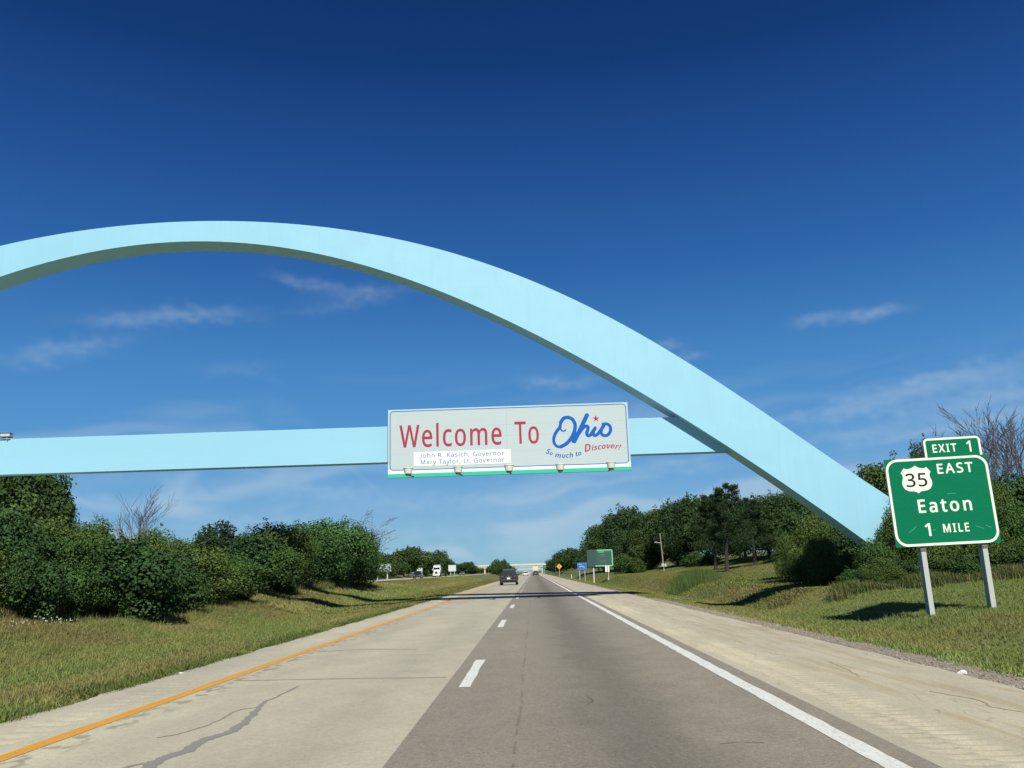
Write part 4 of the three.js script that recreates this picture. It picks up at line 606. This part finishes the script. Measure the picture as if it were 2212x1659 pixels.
function suv(name, label, pos, paint, { turn = 0, w = 1.98, h = 1.72, lit = null, sedan = false } = {}) {
  const o = thing(name, label, 'car', pos); o.rotation.y = turn; const L = 2.35, belt = h * .60, W = w;
  // extrude maps profile x to -z (front is negative z)
  const P = (list) => list.map(([z, y]) => [z, y]);
  part('body', side(P([[-L + .1, .32], [L - .12, .34], [L, .5], [L - .02, belt - .12], [L - .12, belt], [-1.0, belt + .02], [-L + .25, belt - .16], [-L + .02, .72], [-L, .45]]), W, .06, .8), paint, o);
  const rearZ = sedan ? 1.55 : L - .2, roofR = sedan ? .9 : 1.9;
  part('cabin_glass', side(P([[rearZ, belt - .02], [roofR, h - .09], [-.35, h - .08], [-1.15, belt]]), W * .96, .36, belt - .02, .05), glassM, o);
  part('roof', [side(P([[roofR + .06, h - .12], [roofR - .02, h - .02], [.5, h], [-.3, h - .03], [-.42, h - .10]]), W * .66, .0, 9, .05)], paint, o);
  const pil = (s) => rod([s * W * .455, belt - .02, rearZ - .08], [s * W * .33, h - .08, roofR - .02], .085, .06, 6), apil = (s) => rod([s * W * .455, belt, -1.12], [s * W * .33, h - .08, -.36], .045, .04, 6), bpil = (s) => rod([s * W * .462, belt, .35], [s * W * .335, h - .06, .4], .04, .04, 6);
  part('pillars', [pil(1), pil(-1), apil(1), apil(-1), bpil(1), bpil(-1)], paint, o);
  part('rear_bumper', rbox(W * .97, .28, .22, .08, 0, .52, L + .02), paint, o); part('front_bumper', rbox(W * .97, .28, .22, .08, 0, .5, -L), trimM, o);
  part('lower_trim', rbox(W * .9, .12, .2, .04, 0, .35, L - .02), trimM, o);
  for (const s of [-1, 1]) { part('taillight', rbox(.34, .16, .12, .05, s * (W * .5 - .27), belt - .12, L + .01), redM, o); part('mirror', rbox(.2, .13, .1, .04, s * (W * .5 + .08), belt + .06, -.85), paint, o); part('headlight', rbox(.4, .15, .14, .05, s * (W * .5 - .32), .74, -L + .06), lit || lampM, o); }
  part('number_plate', box(.36, .17, .02, 0, belt - .32, L + .07), plateM, o); part('emblem', new THREE.SphereGeometry(.07, 12, 8).scale(1, 1, .35).translate(0, belt - .1, L + .06), chromeM, o); part('garnish', rbox(.7, .05, .04, .02, 0, belt - .2, L + .06), chromeM, o);
  part('rear_wiper', rod([0, belt + .05, rearZ + .06], [.35, belt + .16, rearZ + .03], .012), trimM, o); part('grille', rbox(.9, .2, .06, .02, 0, .66, -L), trimM, o);
  for (const x of [-1, 1]) for (const z of [-1.42, 1.42]) wheel(o, x * (W / 2 - .12), .35, z, .35, .25);
  return o;
}
const black = new THREE.MeshPhysicalMaterial({ color: lin(.008, .010, .011), roughness: .45, clearcoat: .35, clearcoatRoughness: .2, side: THREE.DoubleSide });
suv('black_suv', 'black sport utility vehicle driving in the left lane', [-2.82, 0, -101], black, { w: 2.02, h: 1.76 });
suv('white_car', 'small white car far ahead in the left lane', [-2.7, 0, -300], carPaint([.72, .74, .72]), { w: 1.85, h: 1.48, sedan: true });
suv('far_dark_car', 'dark car far ahead in the right lane behind the white box truck', [.75, 0, -285], carPaint([.02, .018, .016]), { w: 1.9, h: 1.6 });
suv('second_white_car', 'tiny white car beyond the far dark car', [-2.5, 0, -440], carPaint([.72, .74, .72]), { w: 1.85, h: 1.48, sedan: true });
suv('oncoming_dark_car', 'dark sport utility vehicle oncoming on the opposite carriageway', [at(903, 1243, 214).x, .56, -214], carPaint([.03, .032, .034]), { turn: Math.PI, w: 1.98, h: 1.75 });
suv('oncoming_lit_car', 'far oncoming car with bright headlights', [at(998, 1239, 360).x, .56, -360], carPaint([.2, .2, .2]), { turn: Math.PI, w: 1.85, h: 1.5, lit: std([.9, .85, .7], .3, 0, { emissive: lin(1.6, 1.2, .7) }) });
{ // box truck ahead
  const o = thing('box_truck', 'white box truck far ahead in the right lane', 'truck', [1.0, 0, -420]), white = std([.72, .68, .58], .6), d = trimM;
  part('cargo_box', rbox(2.5, 2.6, 6, .05, 0, 2.35, 0), white, o); part('rear_door', rbox(2.2, 2.3, .06, .02, 0, 2.35, 3.02), std([.66, .60, .48], .6), o); part('cab', rbox(2.2, 1.9, 1.8, .15, 0, 1.5, -4), white, o); part('chassis', box(2, .3, 8, 0, .85, -1), d, o); part('bumper', box(2.3, .2, .2, 0, .7, 3), d, o); for (const s of [-1, 1]) { part('taillight', box(.2, .12, .04, s * 1, .9, 3.04), redM, o); wheel(o, s * .95, .48, 1.6, .48, .5); wheel(o, s * .95, .48, -3.8, .48, .3); }
}
{ // oncoming tractor with flatbed
  const p = at(943, 1244, 296), o = thing('truck_tractor', 'white oncoming truck tractor on the opposite carriageway', 'truck', [p.x, .56, -296]), white = carPaint([.74, .77, .74], .4);
  part('cab', rbox(2.35, 2.0, 2.2, .18, 0, 2.35, -1.6), white, o); part('roof_fairing', side([[-2.7, 3.2], [-.5, 3.2], [-.7, 3.55], [-2.6, 3.95]], 2.3, 0, 9, .08).translate(0, 0, 0), white, o); part('hood', rbox(1.9, 1.15, 1.6, .2, 0, 1.45, .1), white, o); part('windshield', rbox(2.0, .62, .08, .03, 0, 2.78, -.46), glassM, o);
  part('grille', rbox(.85, .75, .08, .05, 0, 1.42, .9), trimM, o); part('bumper', rbox(2.4, .42, .3, .1, 0, .62, .85), white, o);
  for (const s of [-1, 1]) { part('headlight', rbox(.4, .22, .1, .04, s * .85, 1.12, .86), lampM, o); part('fender', rbox(.5, .6, 1.3, .15, s * .98, .98, .1), white, o); part('mirror', box(.16, .6, .14, s * 1.4, 2.5, -.55), white, o); wheel(o, s * 1.0, .5, .1, .5, .3); wheel(o, s * .95, .5, -3.6, .5, .55); }
  part('sleeper', rbox(2.35, 2.4, 1.6, .1, 0, 2.35, -3.2), white, o);
  const t = thing('flatbed_trailer', 'dark low flatbed trailer with a covered load behind the white tractor', 'trailer', [p.x, .56, -296]); t.rotation.y = -.05; const dk = std([.03, .03, .032], .8);
  part('bed', box(2.5, .3, 12, 0, 1.2, -10.5), dk, t); part('load', [rbox(2.2, 1.0, 4.5, .2, 0, 1.85, -8), rbox(2.0, .7, 3.5, .2, 0, 1.7, -13.5)], dk, t); for (const s of [-1, 1]) for (const z of [-14, -15.3]) wheel(t, s * .95, .5, z, .5, .5);
}
// litter at the pavement edges
{ const paper = std([.85, .86, .84], .6); const put = (x, z, label, w, h, d, turn) => { const o = thing('litter', label, 'litter', [x, gy(x, z) + (x > 0 ? .02 : .03), z]); o.rotation.y = turn; const g = new THREE.IcosahedronGeometry(.5, 1), p = g.attributes.position; for (let k = 0; k < p.count; k++) { const n = .75 + .5 * hash2(Math.round(p.getX(k) * 50), Math.round(p.getY(k) * 50 + p.getZ(k) * 70), 5); p.setXYZ(k, p.getX(k) * n * w, p.getY(k) * n * h, p.getZ(k) * n * d); } g.computeVertexNormals(); g.translate(0, h * .4, 0); part('crumpled_paper', g, paper, o); };
  const a = groundPx(2079, 1452), b = groundPx(389, 1454); put(a[0], a[1], 'small bright scrap of litter on the gravel verge', .11, .08, .1, .4); put(b[0], b[1], 'small pale scrap of litter on the left pavement edge', .16, .05, .08, 1.1); }

shadow(scene);
renderer.render(scene, camera);
